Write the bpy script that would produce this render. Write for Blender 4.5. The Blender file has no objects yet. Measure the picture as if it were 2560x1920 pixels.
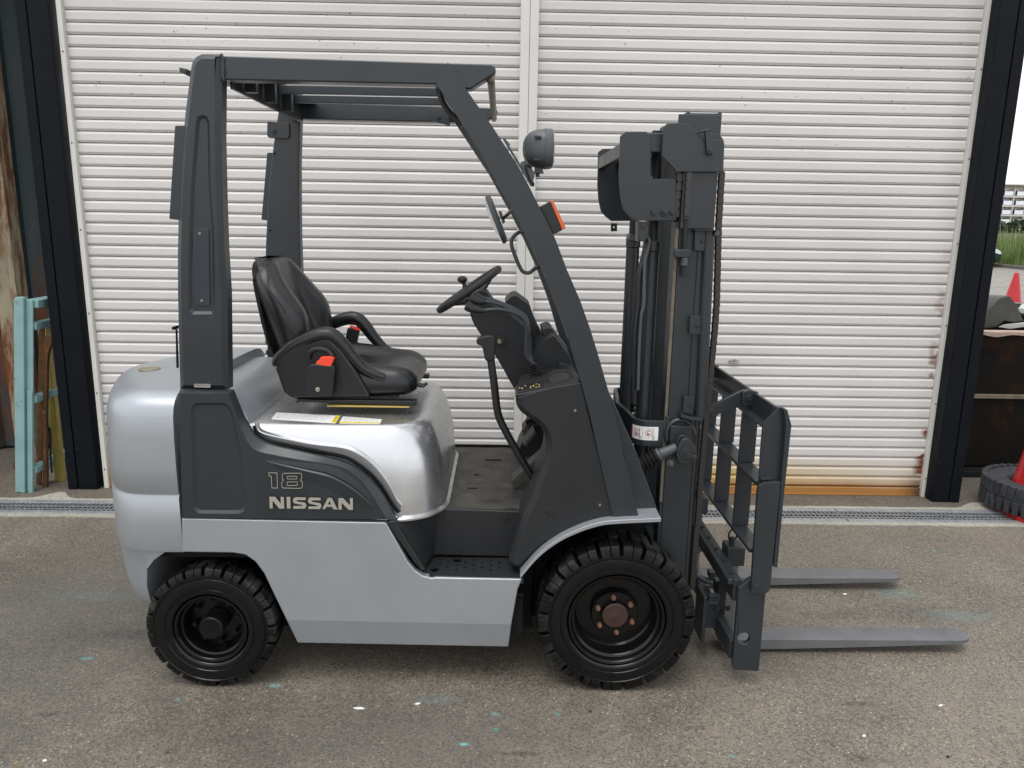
import bpy, bmesh, math, random
from mathutils import Vector, Matrix, noise
from mathutils.geometry import tessellate_polygon
random.seed(7)
C = bpy.context.scene
COL = C.collection

# ---------------------------------------------------------------- camera, world, sun, exposure
R=(0.9998, -0.012046, 0.01596); U=(-0.0131, 0.208453, 0.977945); FW=(0.015107, 0.977958, -0.208253)
cam = bpy.data.cameras.new('camera')
cam.sensor_width = 36.0
cam.lens = 36.0 * 1900.0 / 2560.0
cam.clip_start = 0.05
cam.clip_end = 3000.0
co = bpy.data.objects.new('camera', cam)
COL.objects.link(co)
m = Matrix.Identity(4)
for i in range(3):
    m[i][0] = R[i]; m[i][1] = U[i]; m[i][2] = -FW[i]
m[0][3], m[1][3], m[2][3] = 0.0, -2.375, 1.612
co.matrix_world = m
C.camera = co

SUN_ELEV, SUN_AZ = math.radians(70), math.radians(205)
w = bpy.data.worlds.new('World'); C.world = w; w.use_nodes = True
wn, wl = w.node_tree.nodes, w.node_tree.links
bgn = wn['Background']
sky = wn.new('ShaderNodeTexSky'); sky.sky_type = 'NISHITA'; sky.sun_disc = False
sky.sun_elevation = SUN_ELEV; sky.sun_rotation = SUN_AZ
sky.air_density = 1.0; sky.dust_density = 2.0; sky.ozone_density = 1.0
hs = wn.new('ShaderNodeHueSaturation'); hs.inputs['Saturation'].default_value = 0.28
wl.new(sky.outputs[0], hs.inputs['Color'])
ov = wn.new('ShaderNodeMix'); ov.data_type = 'RGBA'; ov.inputs[0].default_value = 0.65      # even white cloud cover over the clear sky
ov.inputs[7].default_value = (11.0, 11.1, 11.4, 1)
wl.new(hs.outputs[0], ov.inputs[6]); wl.new(ov.outputs[2], bgn.inputs['Color'])
bgn.inputs['Strength'].default_value = 0.13

sl = bpy.data.lights.new('sun', 'SUN'); sl.energy = 1.35; sl.angle = math.radians(35); sl.color = (1.0, 0.97, 0.93)
so = bpy.data.objects.new('sun', sl); COL.objects.link(so)
d = Vector((math.sin(SUN_AZ) * math.cos(SUN_ELEV), math.cos(SUN_AZ) * math.cos(SUN_ELEV), math.sin(SUN_ELEV)))
so.rotation_euler = d.to_track_quat('Z', 'Y').to_euler()
C.view_settings.view_transform = 'Standard'
C.view_settings.look = 'None'
C.view_settings.exposure = 0.32
C.view_settings.gamma = 1.0
C.view_settings.use_curve_mapping = False

# ---------------------------------------------------------------- materials
def mat(name, base, rough=0.5, metal=0.0, var=0.0, vscale=3.0, bump=0.0, bscale=40.0, coat=0.0, rust=0.0, rscale=6.0,
        rcol=(0.16, 0.055, 0.02), spec=0.5, rvar=0.0, emit=None, streak=False, dust=0.0, flecks=0.0):
    m = bpy.data.materials.new(name); m.use_nodes = True
    nt = m.node_tree; N, L = nt.nodes, nt.links
    b = N['Principled BSDF']
    b.inputs['Metallic'].default_value = metal
    b.inputs['Roughness'].default_value = rough
    b.inputs['Specular IOR Level'].default_value = spec
    b.inputs['Coat Weight'].default_value = coat
    b.inputs['Coat Roughness'].default_value = 0.12
    tc = N.new('ShaderNodeTexCoord')
    vec = tc.outputs['Object']
    if streak:
        mp = N.new('ShaderNodeMapping'); mp.inputs['Scale'].default_value = (1, 1, 0.18)
        L.new(vec, mp.inputs['Vector']); vec = mp.outputs[0]
    col = None
    def noise_(scale, detail=6, rgh=0.6):
        n = N.new('ShaderNodeTexNoise'); n.inputs['Scale'].default_value = scale
        n.inputs['Detail'].default_value = detail; n.inputs['Roughness'].default_value = rgh
        L.new(vec, n.inputs['Vector']); return n
    def ramp(src, a, bb, ca=(0, 0, 0, 1), cb=(1, 1, 1, 1)):
        r = N.new('ShaderNodeValToRGB'); r.color_ramp.elements[0].position = a; r.color_ramp.elements[1].position = bb
        r.color_ramp.elements[0].color = ca; r.color_ramp.elements[1].color = cb
        L.new(src, r.inputs[0]); return r.outputs[0]
    def mix(f, a, bb):
        x = N.new('ShaderNodeMix'); x.data_type = 'RGBA'
        L.new(f, x.inputs[0])
        for k, v in ((6, a), (7, bb)):
            if isinstance(v, tuple): x.inputs[k].default_value = (*v, 1)
            else: L.new(v, x.inputs[k])
        return x.outputs[2]
    if var > 0:
        n = noise_(vscale)
        lo = tuple(c * (1 - var) for c in base); hi = tuple(min(1, c * (1 + var)) for c in base)
        col = ramp(n.outputs[0], 0.3, 0.7, (*lo, 1), (*hi, 1))
    if dust > 0:
        n = noise_(9.0, 9, 0.7)
        col = mix(ramp(n.outputs[0], 0.5, 0.5 + 0.4 / dust), col if col is not None else base, tuple(c * 0.5 + 0.10 for c in base))
    if flecks > 0:      # small paint splashes and chips
        vv = N.new('ShaderNodeTexVoronoi'); vv.inputs['Scale'].default_value = 26.0; L.new(tc.outputs['Object'], vv.inputs['Vector'])
        sc_ = N.new('ShaderNodeSeparateColor'); L.new(vv.outputs['Color'], sc_.inputs[0])
        r1 = ramp(vv.outputs['Distance'], 0.06, 0.10, (1, 1, 1, 1), (0, 0, 0, 1)); r2 = ramp(sc_.outputs[0], 1 - flecks, 1 - flecks + .02)
        n = noise_(2.2); r3 = ramp(n.outputs[0], .42, .58)
        q1 = N.new('ShaderNodeMath'); q1.operation = 'MULTIPLY'; L.new(r1, q1.inputs[0]); L.new(r2, q1.inputs[1])
        q2 = N.new('ShaderNodeMath'); q2.operation = 'MULTIPLY'; L.new(q1.outputs[0], q2.inputs[0]); L.new(r3, q2.inputs[1])
        col = mix(q2.outputs[0], col if col is not None else base, (0.30, 0.32, 0.34))
    if rust > 0:
        n = noise_(rscale, 10, 0.72)
        f = ramp(n.outputs[0], 1 - rust, min(1.0, 1 - rust + 0.10))
        n2 = noise_(rscale * 7)
        rc = ramp(n2.outputs[0], 0.3, 0.7, (rcol[0] * .45, rcol[1] * .4, rcol[2] * .4, 1), (*rcol, 1))
        col = mix(f, col if col is not None else base, rc)
        rr = N.new('ShaderNodeMapRange'); L.new(f, rr.inputs[0]); rr.inputs[3].default_value = rough; rr.inputs[4].default_value = 0.9
        L.new(rr.outputs[0], b.inputs['Roughness'])
    elif rvar > 0:
        n = noise_(vscale * 2.3)
        rr = N.new('ShaderNodeMapRange'); L.new(n.outputs[0], rr.inputs[0]); rr.inputs[1].default_value = .3; rr.inputs[2].default_value = .7
        rr.inputs[3].default_value = max(0.02, rough - rvar); rr.inputs[4].default_value = rough + rvar
        L.new(rr.outputs[0], b.inputs['Roughness'])
    if col is None: b.inputs['Base Color'].default_value = (*base, 1)
    else: L.new(col, b.inputs['Base Color'])
    if bump > 0:
        n = noise_(bscale, 4, 0.55)
        bp = N.new('ShaderNodeBump'); bp.inputs['Strength'].default_value = bump; bp.inputs['Distance'].default_value = 0.004
        L.new(n.outputs[0], bp.inputs['Height']); L.new(bp.outputs[0], b.inputs['Normal'])
    if emit:
        b.inputs['Emission Color'].default_value = (*emit, 1); b.inputs['Emission Strength'].default_value = 1
    return m

M = {}
M['dark'] = mat('dark_grey_paint', (0.0205, 0.0255, 0.0295), 0.36, spec=0.52, var=0.10, vscale=4, bump=0.06, bscale=260, rvar=0.06)
M['plastic'] = mat('dark_moulded_plastic', (0.017, 0.0185, 0.020), 0.5, var=0.10, vscale=5, bump=0.10, bscale=420, rvar=0.06, spec=0.35)
M['black'] = mat('black_plastic', (0.008, 0.009, 0.010), 0.42, var=0.15, bump=0.08, bscale=300)
M['vinyl'] = mat('black_vinyl', (0.0085, 0.0095, 0.011), 0.33, var=0.10, vscale=9, bump=0.05, bscale=500, rvar=0.04)
M['vinyl_mat'] = mat('black_seat_cloth', (0.013, 0.013, 0.014), 0.62, bump=0.25, bscale=700)
M['silver'] = mat('silver_paint', (0.345, 0.368, 0.392), 0.36, metal=0.45, var=0.045, vscale=5, bump=0.05, bscale=320, rvar=0.05)
M['hood'] = mat('brushed_silver_hood', (0.62, 0.63, 0.64), 0.29, metal=0.88, var=0.03, vscale=6, bump=0.0, rvar=0.05)
M['tyre'] = mat('black_glossed_rubber', (0.004, 0.004, 0.0045), 0.20, var=0.3, vscale=20, bump=0.04, bscale=90, rvar=0.08, spec=0.36)
M['tread'] = mat('worn_tread_rubber', (0.005, 0.005, 0.005), 0.42, var=0.3, vscale=18, bump=0.25, bscale=90, spec=0.22, dust=0.12)
M['rim'] = mat('black_gloss_rim', (0.004, 0.004, 0.004), 0.2, var=0.2, bump=0.05, bscale=80, spec=0.35)
M['hubrust'] = mat('rusty_hub', (0.036, 0.015, 0.011), 0.6, var=0.4, vscale=30, bump=0.3, bscale=120)
M['nutrust'] = mat('rusty_nut', (0.15, 0.075, 0.045), 0.55, var=0.4, vscale=90)
M['under'] = mat('dirty_chassis', (0.007, 0.007, 0.007), 0.75, var=0.4, vscale=12, spec=0.2)
M['mat'] = mat('worn_rubber_mat', (0.045, 0.042, 0.036), 0.6, var=0.55, vscale=11, bump=0.5, bscale=60, dust=0.9)
M['steel'] = mat('bare_steel', (0.45, 0.43, 0.38), 0.4, metal=0.8, var=0.2, vscale=30)
M['fork'] = mat('grey_fork_paint', (0.118, 0.120, 0.124), 0.5, var=0.14, vscale=9, bump=0.12, bscale=160, rust=0.27, rscale=11, rcol=(0.10, 0.085, 0.075))
M['chain'] = mat('oily_rusty_chain', (0.05, 0.048, 0.045), 0.4, metal=0.4, rust=0.46, rscale=9, rcol=(0.10, 0.055, 0.022))
M['tan'] = mat('greased_steel', (0.15, 0.125, 0.09), 0.45, metal=0.2, var=0.3, vscale=16)
M['orange'] = mat('orange_lens', (0.55, 0.10, 0.02), 0.2, coat=0.4)
M['red'] = mat('red_buckle', (0.85, 0.07, 0.03), 0.35)
M['yellow'] = mat('yellow_foam', (0.45, 0.33, 0.09), 0.7)
M['letter'] = mat('beige_lettering', (0.32, 0.30, 0.25), 0.5)
M['white'] = mat('white_sticker', (0.80, 0.80, 0.78), 0.4)
M['stickyellow'] = mat('yellow_print', (0.75, 0.60, 0.05), 0.4)
M['print'] = mat('dark_print', (0.10, 0.10, 0.10), 0.5)
M['printgrey'] = mat('grey_print', (0.45, 0.46, 0.48), 0.5)
M['printred'] = mat('red_print', (0.45, 0.06, 0.07), 0.5)
M['printblue'] = mat('navy_print', (0.04, 0.06, 0.10), 0.5)
M['badge'] = mat('dull_brass_cap', (0.28, 0.25, 0.17), 0.45, metal=0.5, var=0.2, vscale=40)
M['mirror'] = mat('mirror_glass', (0.75, 0.77, 0.78), 0.04, metal=1.0)
M['lens'] = mat('lamp_lens', (0.75, 0.78, 0.8), 0.06, metal=0.6)
M['lampshell'] = mat('grey_lamp_shell', (0.065, 0.073, 0.080), 0.45, var=0.15, bump=0.08, bscale=300)
M['handle'] = mat('blue_grey_handle', (0.03, 0.036, 0.042), 0.4, var=0.15)
M['hose'] = mat('rubber_hose', (0.015, 0.015, 0.016), 0.35)
M['plate'] = mat('blue_grey_plate', (0.028, 0.034, 0.044), 0.35, var=0.1, spec=0.4)
M['column'] = mat('black_painted_column', (0.0055, 0.0072, 0.0095), 0.42, var=0.25, vscale=3, bump=0.10, bscale=70, rvar=0.1, spec=0.10, flecks=0.04)
M['guide'] = mat('ivory_guide_rail', (0.62, 0.61, 0.57), 0.45, var=0.05, rust=0.30, rscale=5, rcol=(0.30, 0.15, 0.06))
M['teal'] = mat('chipped_teal_paint', (0.20, 0.345, 0.345), 0.5, var=0.14, vscale=5, rust=0.42, rscale=7, bump=0.15, bscale=50)
M['yellowold'] = mat('dirty_yellow_paint', (0.26, 0.21, 0.045), 0.55, var=0.25, vscale=8, rust=0.40, rscale=9)
M['brown'] = mat('rusty_brown_steel', (0.10, 0.045, 0.02), 0.8, var=0.45, vscale=12, rust=0.5, rscale=10, rcol=(0.28, 0.12, 0.02), bump=0.4, bscale=60)
M['greenwall'] = mat('rusting_green_sheet', (0.036, 0.052, 0.056), 0.55, var=0.3, vscale=4, spec=0.25, rust=0.47, rscale=3.5, rcol=(0.14, 0.06, 0.03), bump=0.1, bscale=20, streak=True)
M['rustpost'] = mat('flaking_cream_paint', (0.27, 0.24, 0.16), 0.65, var=0.3, vscale=6, rust=0.56, rscale=7, rcol=(0.17, 0.06, 0.018), bump=0.5, bscale=30, streak=True)
M['drain'] = mat('galvanised_grate', (0.36, 0.375, 0.39), 0.45, metal=0.55, var=0.2, vscale=18)
M['bin'] = mat('dark_rusty_bin', (0.006, 0.005, 0.004), 0.8, var=0.4, vscale=5, rust=0.46, rscale=3.5, rcol=(0.030, 0.013, 0.007), spec=0.12)
M['binrim'] = mat('pale_bin_rim', (0.35, 0.25, 0.20), 0.7, var=0.2, vscale=20)
M['rubberold'] = mat('weathered_rubber', (0.025, 0.028, 0.032), 0.65, var=0.35, vscale=30, bump=0.3, bscale=90, dust=0.7)
M['conered'] = mat('red_cone_plastic', (0.42, 0.010, 0.012), 0.38, var=0.08, vscale=8)
M['scrap'] = mat('grey_scrap_sheet', (0.055, 0.053, 0.048), 0.6, var=0.3, vscale=9, rust=0.36, rscale=12, bump=0.3, bscale=50)
M['scraplight'] = mat('pale_scrap_panel', (0.40, 0.42, 0.38), 0.6, var=0.3, vscale=6)
M['paper'] = mat('white_scrap', (0.75, 0.74, 0.72), 0.7)
M['twig'] = mat('dark_twig', (0.02, 0.018, 0.015), 0.8)
M['concrete'] = mat('building_concrete', (0.55, 0.53, 0.46), 0.8, var=0.06, vscale=0.3)
M['balcony'] = mat('white_balcony_panel', (0.80, 0.82, 0.85), 0.6)
M['glass'] = mat('dark_window_glass', (0.07, 0.09, 0.15), 0.15)
M['carpaint'] = mat('dark_green_car_paint', (0.035, 0.075, 0.055), 0.25, metal=0.4, coat=0.6)
M['headlamp'] = mat('clear_headlamp', (0.75, 0.76, 0.80), 0.12)
M['hedge'] = mat('hedge_leaves', (0.030, 0.055, 0.022), 0.6, var=0.5, vscale=2.0)
M['reed'] = mat('tall_reed_leaves', (0.13, 0.19, 0.05), 0.55, var=0.45, vscale=0.8)
M['reeddry'] = mat('dry_reed_plumes', (0.40, 0.36, 0.20), 0.7, var=0.2, vscale=1.5)
M['block'] = mat('grey_block_wall', (0.22, 0.20, 0.20), 0.85, var=0.15, vscale=1.0)
M['kerb'] = mat('weathered_kerb', (0.13, 0.12, 0.11), 0.85, var=0.25, vscale=3)
M['trench'] = mat('wet_drain_floor', (0.010, 0.011, 0.014), 0.5)

def mat_shutter():
    m = mat('embossed_ivory_shutter', (0.60, 0.585, 0.58), 0.42)
    N, L = m.node_tree.nodes, m.node_tree.links
    b = N['Principled BSDF']
    geo = N.new('ShaderNodeNewGeometry')
    sep = N.new('ShaderNodeSeparateXYZ'); L.new(geo.outputs['Position'], sep.inputs[0])
    def nz(scale, det=4, vec=None, rgh=.55):
        n = N.new('ShaderNodeTexNoise'); n.inputs['Scale'].default_value = scale; n.inputs['Detail'].default_value = det
        n.inputs['Roughness'].default_value = rgh
        L.new(vec or geo.outputs['Position'], n.inputs['Vector']); return n.outputs[0]
    def mth(op, a, c, c2=None):
        x = N.new('ShaderNodeMath'); x.operation = op
        for i, v in enumerate((a, c, c2)):
            if v is None: continue
            if isinstance(v, (int, float)): x.inputs[i].default_value = v
            else: L.new(v, x.inputs[i])
        return x.outputs[0]
    def mr(v, a, bb, c=0., dd=1.):
        x = N.new('ShaderNodeMapRange'); L.new(v, x.inputs[0])
        for i, q in ((1, a), (2, bb), (3, c), (4, dd)): x.inputs[i].default_value = q
        return x.outputs[0]
    def mix(f, a, bb):
        x = N.new('ShaderNodeMix'); x.data_type = 'RGBA'; L.new(f, x.inputs[0])
        for k, v in ((6, a), (7, bb)):
            if isinstance(v, tuple): x.inputs[k].default_value = (*v, 1)
            else: L.new(v, x.inputs[k])
        return x.outputs[2]
    # stains: orange rust water line on the lowest slats, brown rust at the right-hand slat ends, black specks higher up
    z = sep.outputs[2]; xx = sep.outputs[0]
    zz = mth('ADD', z, mth('MULTIPLY', mth('SUBTRACT', nz(3.0), 0.5), 0.05))
    col = mix(mr(nz(1.3), .35, .65), (0.57, 0.552, 0.532), (0.63, 0.612, 0.592))
    left = mr(xx, 2.35, 1.3, 0.35, 1.0)
    f1 = mth('MULTIPLY', mr(zz, 0.27, 0.12), left)
    col = mix(f1, col, (0.52, 0.36, 0.11))
    f2 = mr(zz, 0.115, 0.04)
    col = mix(f2, col, (0.36, 0.165, 0.04))
    endx = mth('ADD', xx, mth('MULTIPLY', mth('SUBTRACT', nz(14.0), .5), 0.10))
    f3 = mth('MULTIPLY', mr(endx, 2.535, 2.575), mth('MULTIPLY', mr(z, 1.7, 0.5), mr(nz(9.0, 2), .48, .56)))
    col = mix(f3, col, (0.16, 0.05, 0.02))
    f5 = mth('MULTIPLY', mr(endx, 2.46, 2.58), mr(zz, 0.16, 0.03))
    col = mix(f5, col, (0.10, 0.05, 0.02))
    sp = N.new('ShaderNodeTexVoronoi'); sp.inputs['Scale'].default_value = 20.0
    mp = N.new('ShaderNodeMapping'); mp.inputs['Scale'].default_value = (0.8, 0.05, 1.3)
    L.new(geo.outputs['Position'], mp.inputs['Vector']); L.new(mp.outputs[0], sp.inputs['Vector'])
    f4 = mth('MULTIPLY', mr(sp.outputs['Distance'], 0.095, 0.06), mr(z, 1.7, 2.35, 0.0, 1.0))
    wn_ = N.new('ShaderNodeSeparateColor'); L.new(sp.outputs['Color'], wn_.inputs[0])
    f4 = mth('MULTIPLY', mth('MULTIPLY', f4, mth('GREATER_THAN', wn_.outputs[0], 0.25)), mr(nz(2.3, 3), .40, .55))
    col = mix(f4, col, (0.05, 0.05, 0.05))
    L.new(col, b.inputs['Base Color'])
    mp2 = N.new('ShaderNodeMapping'); mp2.inputs['Scale'].default_value = (1, 1, 1.4)
    L.new(geo.outputs['Position'], mp2.inputs['Vector'])
    h = nz(120.0, 3, mp2.outputs[0], .6)
    bp = N.new('ShaderNodeBump'); bp.inputs['Strength'].default_value = 0.35; bp.inputs['Distance'].default_value = 0.0025
    L.new(h, bp.inputs['Height']); L.new(bp.outputs[0], b.inputs['Normal'])
    return m
M['shutter'] = mat_shutter()

def mat_asphalt(name, dark, light, stone, patch=True, stains_and_patches=()):
    m = mat(name, dark, 0.8)
    N, L = m.node_tree.nodes, m.node_tree.links
    b = N['Principled BSDF']
    geo = N.new('ShaderNodeNewGeometry'); pos = geo.outputs['Position']
    def nz(scale, det=4, rgh=.6):
        n = N.new('ShaderNodeTexNoise'); n.inputs['Scale'].default_value = scale; n.inputs['Detail'].default_value = det
        n.inputs['Roughness'].default_value = rgh; L.new(pos, n.inputs['Vector']); return n.outputs[0]
    def mth(op, a, c):
        x = N.new('ShaderNodeMath'); x.operation = op
        for i, v in enumerate((a, c)):
            if isinstance(v, (int, float)): x.inputs[i].default_value = v
            else: L.new(v, x.inputs[i])
        return x.outputs[0]
    def mr(v, a, bb, c=0., dd=1.):
        x = N.new('ShaderNodeMapRange'); L.new(v, x.inputs[0])
        for i, q in ((1, a), (2, bb), (3, c), (4, dd)): x.inputs[i].default_value = q
        return x.outputs[0]
    def mix(f, a, bb):
        x = N.new('ShaderNodeMix'); x.data_type = 'RGBA'; L.new(f, x.inputs[0])
        for k, v in ((6, a), (7, bb)):
            if isinstance(v, tuple): x.inputs[k].default_value = (*v, 1)
            else: L.new(v, x.inputs[k])
        return x.outputs[2]
    def vor(scale):
        v = N.new('ShaderNodeTexVoronoi'); v.inputs['Scale'].default_value = scale; L.new(pos, v.inputs['Vector'])
        s = N.new('ShaderNodeSeparateColor'); L.new(v.outputs['Color'], s.inputs[0])
        return v.outputs['Distance'], s.outputs[0], s.outputs[1]
    col = mix(mr(nz(0.9, 8), .38, .64), dark, light)
    col = mix(mth('MULTIPLY', mr(nz(2.6, 8, .7), .52, .72), 0.55), col, tuple(c * .62 for c in dark))
    d1, a1, b1 = vor(170.0)
    col = mix(mth('MULTIPLY', mth('GREATER_THAN', a1, 0.55), mr(a1, .55, 1., .08, .55)), col, stone)
    col = mix(mth('MULTIPLY', mth('LESS_THAN', a1, 0.22), .5), col, tuple(c * .4 for c in dark))
    d2, a2, b2 = vor(120.0)
    col = mix(mth('MULTIPLY', mth('GREATER_THAN', a2, 0.965), mr(d2, .5, .3, 0., .75)), col, (0.42, 0.38, 0.30))
    if patch:
        d3, a3, b3 = vor(34.0)
        sel = mth('MULTIPLY', mth('GREATER_THAN', a3, 0.992), mr(d3, .32, .22))
        col = mix(mth('MULTIPLY', sel, mr(nz(1.1, 2), .45, .6)), col, (0.10, 0.30, 0.31))
        sel = mth('MULTIPLY', mth('LESS_THAN', a3, 0.004), mr(d3, .25, .18))
        col = mix(sel, col, (0.45, 0.20, 0.03))
    sep = N.new('ShaderNodeSeparateXYZ'); L.new(pos, sep.inputs[0])
    brk = mr(nz(55.0, 5, .75), .42, .60, .15, 1.0)
    wob = mth('MULTIPLY', mth('SUBTRACT', nz(7.0, 6, .7), .5), 1.6)
    for (cx, cy, rx, ry, c, k) in stains_and_patches:
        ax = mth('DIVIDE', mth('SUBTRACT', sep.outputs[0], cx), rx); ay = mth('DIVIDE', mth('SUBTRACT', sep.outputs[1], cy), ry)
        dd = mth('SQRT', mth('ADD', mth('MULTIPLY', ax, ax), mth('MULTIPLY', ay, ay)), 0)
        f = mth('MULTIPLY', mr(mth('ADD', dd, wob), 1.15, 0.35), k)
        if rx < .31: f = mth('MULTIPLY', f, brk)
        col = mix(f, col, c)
    L.new(col, b.inputs['Base Color'])
    L.new(mr(nz(1.7, 5), .35, .65, .48, .78), b.inputs['Roughness'])
    hgt = mth('ADD', mth('MULTIPLY', d1, 0.6), mth('MULTIPLY', nz(300.0, 2), .5))
    bp = N.new('ShaderNodeBump'); bp.inputs['Strength'].default_value = 0.40; bp.inputs['Distance'].default_value = 0.0035
    L.new(hgt, bp.inputs['Height']); L.new(bp.outputs[0], b.inputs['Normal'])
    return m

# ---------------------------------------------------------------- mesh helpers
class MB:
    """Collects vertices and faces of one mesh object, in world coordinates."""
    def __init__(s): s.v = []; s.f = []
    def add(s, vs, fs, mx=None):
        o = len(s.v)
        s.v += [tuple(mx @ Vector(p)) if mx else tuple(p) for p in vs]
        s.f += [tuple(i + o for i in f) for f in fs]
        return s
    def box(s, x0, x1, y0, y1, z0, z1, mx=None):
        vs = [(x, y, z) for z in (z0, z1) for y in (y0, y1) for x in (x0, x1)]
        return s.add(vs, [(0, 2, 3, 1), (4, 5, 7, 6), (0, 1, 5, 4), (2, 6, 7, 3), (0, 4, 6, 2), (1, 3, 7, 5)], mx)
    def prism(s, pts, y0, y1, mx=None):
        n = len(pts)
        vs = [(p[0], y0, p[1]) for p in pts] + [(p[0], y1, p[1]) for p in pts]
        fs = [tuple(range(n)), tuple(range(2 * n - 1, n - 1, -1))]
        fs += [(i, i + n, (i + 1) % n + n, (i + 1) % n) for i in range(n)]
        return s.add(vs, fs, mx)
    def plan(s, pts, z0, z1, mx=None):
        n = len(pts)
        vs = [(p[0], p[1], z0) for p in pts] + [(p[0], p[1], z1) for p in pts]
        fs = [tuple(range(n)), tuple(range(2 * n - 1, n - 1, -1))]
        fs += [(i, i + n, (i + 1) % n + n, (i + 1) % n) for i in range(n)]
        return s.add(vs, fs, mx)
    def plate(s, outline, holes, a0, a1, axis='Y'):
        """Flat plate with real holes: outline and holes in XZ (axis Y) or XY (axis Z)."""
        loops = [outline] + holes
        tri = tessellate_polygon([[Vector((p[0], p[1], 0)) for p in l] for l in loops])
        flat = [p for l in loops for p in l]; n = len(flat)
        mk = (lambda p, a: (p[0], a, p[1])) if axis == 'Y' else (lambda p, a: (p[0], p[1], a))
        vs = [mk(p, a0) for p in flat] + [mk(p, a1) for p in flat]
        fs = [tuple(t) for t in tri] + [tuple(i + n for i in reversed(t)) for t in tri]
        o = 0
        for l in loops:
            k = len(l)
            fs += [(o + i, o + (i + 1) % k, o + (i + 1) % k + n, o + i + n) for i in range(k)]
            o += k
        return s.add(vs, fs)
    def recess(s, outline, holes, y0, y1):
        """Block whose front face (y0) carries pressed-in fields: holes = [(outline, depth, shrink)]."""
        loops = [outline] + [h[0] for h in holes]
        tri = tessellate_polygon([[Vector((p[0], p[1], 0)) for p in l] for l in loops])
        flat = [p for l in loops for p in l]
        s.add([(p[0], y0, p[1]) for p in flat], [tuple(t) for t in tri])
        n = len(outline)
        s.add([(p[0], y0, p[1]) for p in outline] + [(p[0], y1, p[1]) for p in outline],
              [(i, i + n, (i + 1) % n + n, (i + 1) % n) for i in range(n)] + [tuple(range(2 * n - 1, n - 1, -1))])
        for h, dep, shr in holes:
            k = len(h); inn = inset(h, shr)
            s.add([(p[0], y0, p[1]) for p in h] + [(p[0], y0 + dep, p[1]) for p in inn],
                  [(i, (i + 1) % k, (i + 1) % k + k, i + k) for i in range(k)] + [tuple(range(k, 2 * k))])
        return s
    def tube(s, path, r, seg=10, cap=True, closed=False):
        path = [Vector(p) for p in path]; n = len(path)
        rr = r if isinstance(r, (list, tuple)) else [r] * n
        vs = []; up = None
        for i, p in enumerate(path):
            if closed: t = path[(i + 1) % n] - path[i - 1]
            else: t = path[min(i + 1, n - 1)] - path[max(i - 1, 0)]
            t.normalize()
            if up is None:
                up = Vector((0, 1, 0)) if abs(t.y) < 0.9 else Vector((1, 0, 0))
            a = t.cross(up).normalized(); up = a.cross(t).normalized()
            for k in range(seg):
                q = 2 * math.pi * k / seg
                vs.append(p + (a * math.cos(q) + up * math.sin(q)) * rr[i])
        fs = []
        for i in range(n if closed else n - 1):
            for k in range(seg):
                fs.append((i * seg + k, i * seg + (k + 1) % seg, ((i + 1) % n) * seg + (k + 1) % seg, ((i + 1) % n) * seg + k))
        if cap and not closed:
            fs += [tuple(range(seg - 1, -1, -1)), tuple(range((n - 1) * seg, n * seg))]
        return s.add(vs, fs)
    def cyl(s, p0, p1, r, seg=16, r1=None):
        return s.tube([p0, p1], [r, r if r1 is None else r1], seg)
    def lathe(s, prof, cx, cz, y, seg=48, sgn=1):
        """profile of (radius, depth) turned about an axis along Y."""
        n = len(prof); vs = []
        for k in range(seg):
            a = 2 * math.pi * k / seg
            for r, dy in prof: vs.append((cx + r * math.cos(a), y + sgn * dy, cz + r * math.sin(a)))
        fs = [(k * n + i, k * n + i + 1, ((k + 1) % seg) * n + i + 1, ((k + 1) % seg) * n + i) for k in range(seg) for i in range(n - 1)]
        return s.add(vs, fs)
    def loft(s, rings, cap0=True, cap1=True):
        n = len(rings[0]); vs = [p for r in rings for p in r]
        fs = [(i * n + k, i * n + (k + 1) % n, (i + 1) * n + (k + 1) % n, (i + 1) * n + k) for i in range(len(rings) - 1) for k in range(n)]
        if cap0: fs.append(tuple(range(n - 1, -1, -1)))
        if cap1: fs.append(tuple(range((len(rings) - 1) * n, len(rings) * n)))
        return s.add(vs, fs)
    def grid(s, rows):
        n = len(rows[0]); vs = [p for r in rows for p in r]
        fs = [(i * n + k, i * n + k + 1, (i + 1) * n + k + 1, (i + 1) * n + k) for i in range(len(rows) - 1) for k in range(n - 1)]
        return s.add(vs, fs)

def area2(p): return sum(p[i][0] * p[(i + 1) % len(p)][1] - p[(i + 1) % len(p)][0] * p[i][1] for i in range(len(p)))
def inset(pts, dist, flags=None):
    n = len(pts); sg = 1 if area2(pts) > 0 else -1; out = []
    for i in range(n):
        a, b, c = Vector(pts[i - 1]), Vector(pts[i]), Vector(pts[(i + 1) % n])
        n1 = Vector((-(b - a).y, (b - a).x)) * sg; n2 = Vector((-(c - b).y, (c - b).x)) * sg
        if n1.length: n1.normalize()
        if n2.length: n2.normalize()
        v = n1 + n2
        k = dist / max(0.35, 1 + n1.dot(n2)) if v.length > 1e-6 else 0
        q = b + v * k
        out.append((q.x, q.y) if (flags is None or flags[i]) else (b.x, b.y))
    return out
def rnd(pts, r, seg=5):
    """round the corners of a polygon; r is one radius or a list"""
    n = len(pts); out = []
    for i in range(n):
        rad = r[i] if isinstance(r, (list, tuple)) else r
        a, b, c = Vector(pts[i - 1]), Vector(pts[i]), Vector(pts[(i + 1) % n])
        if rad <= 0: out.append((b.x, b.y)); continue
        u, v = (a - b), (c - b); t = min(rad, u.length * .48, v.length * .48)
        p, q = b + u.normalized() * t, b + v.normalized() * t
        for k in range(seg + 1):
            f = k / seg
            o = p * (1 - f) ** 2 + b * 2 * f * (1 - f) + q * f * f
            out.append((o.x, o.y))
    return out
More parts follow.
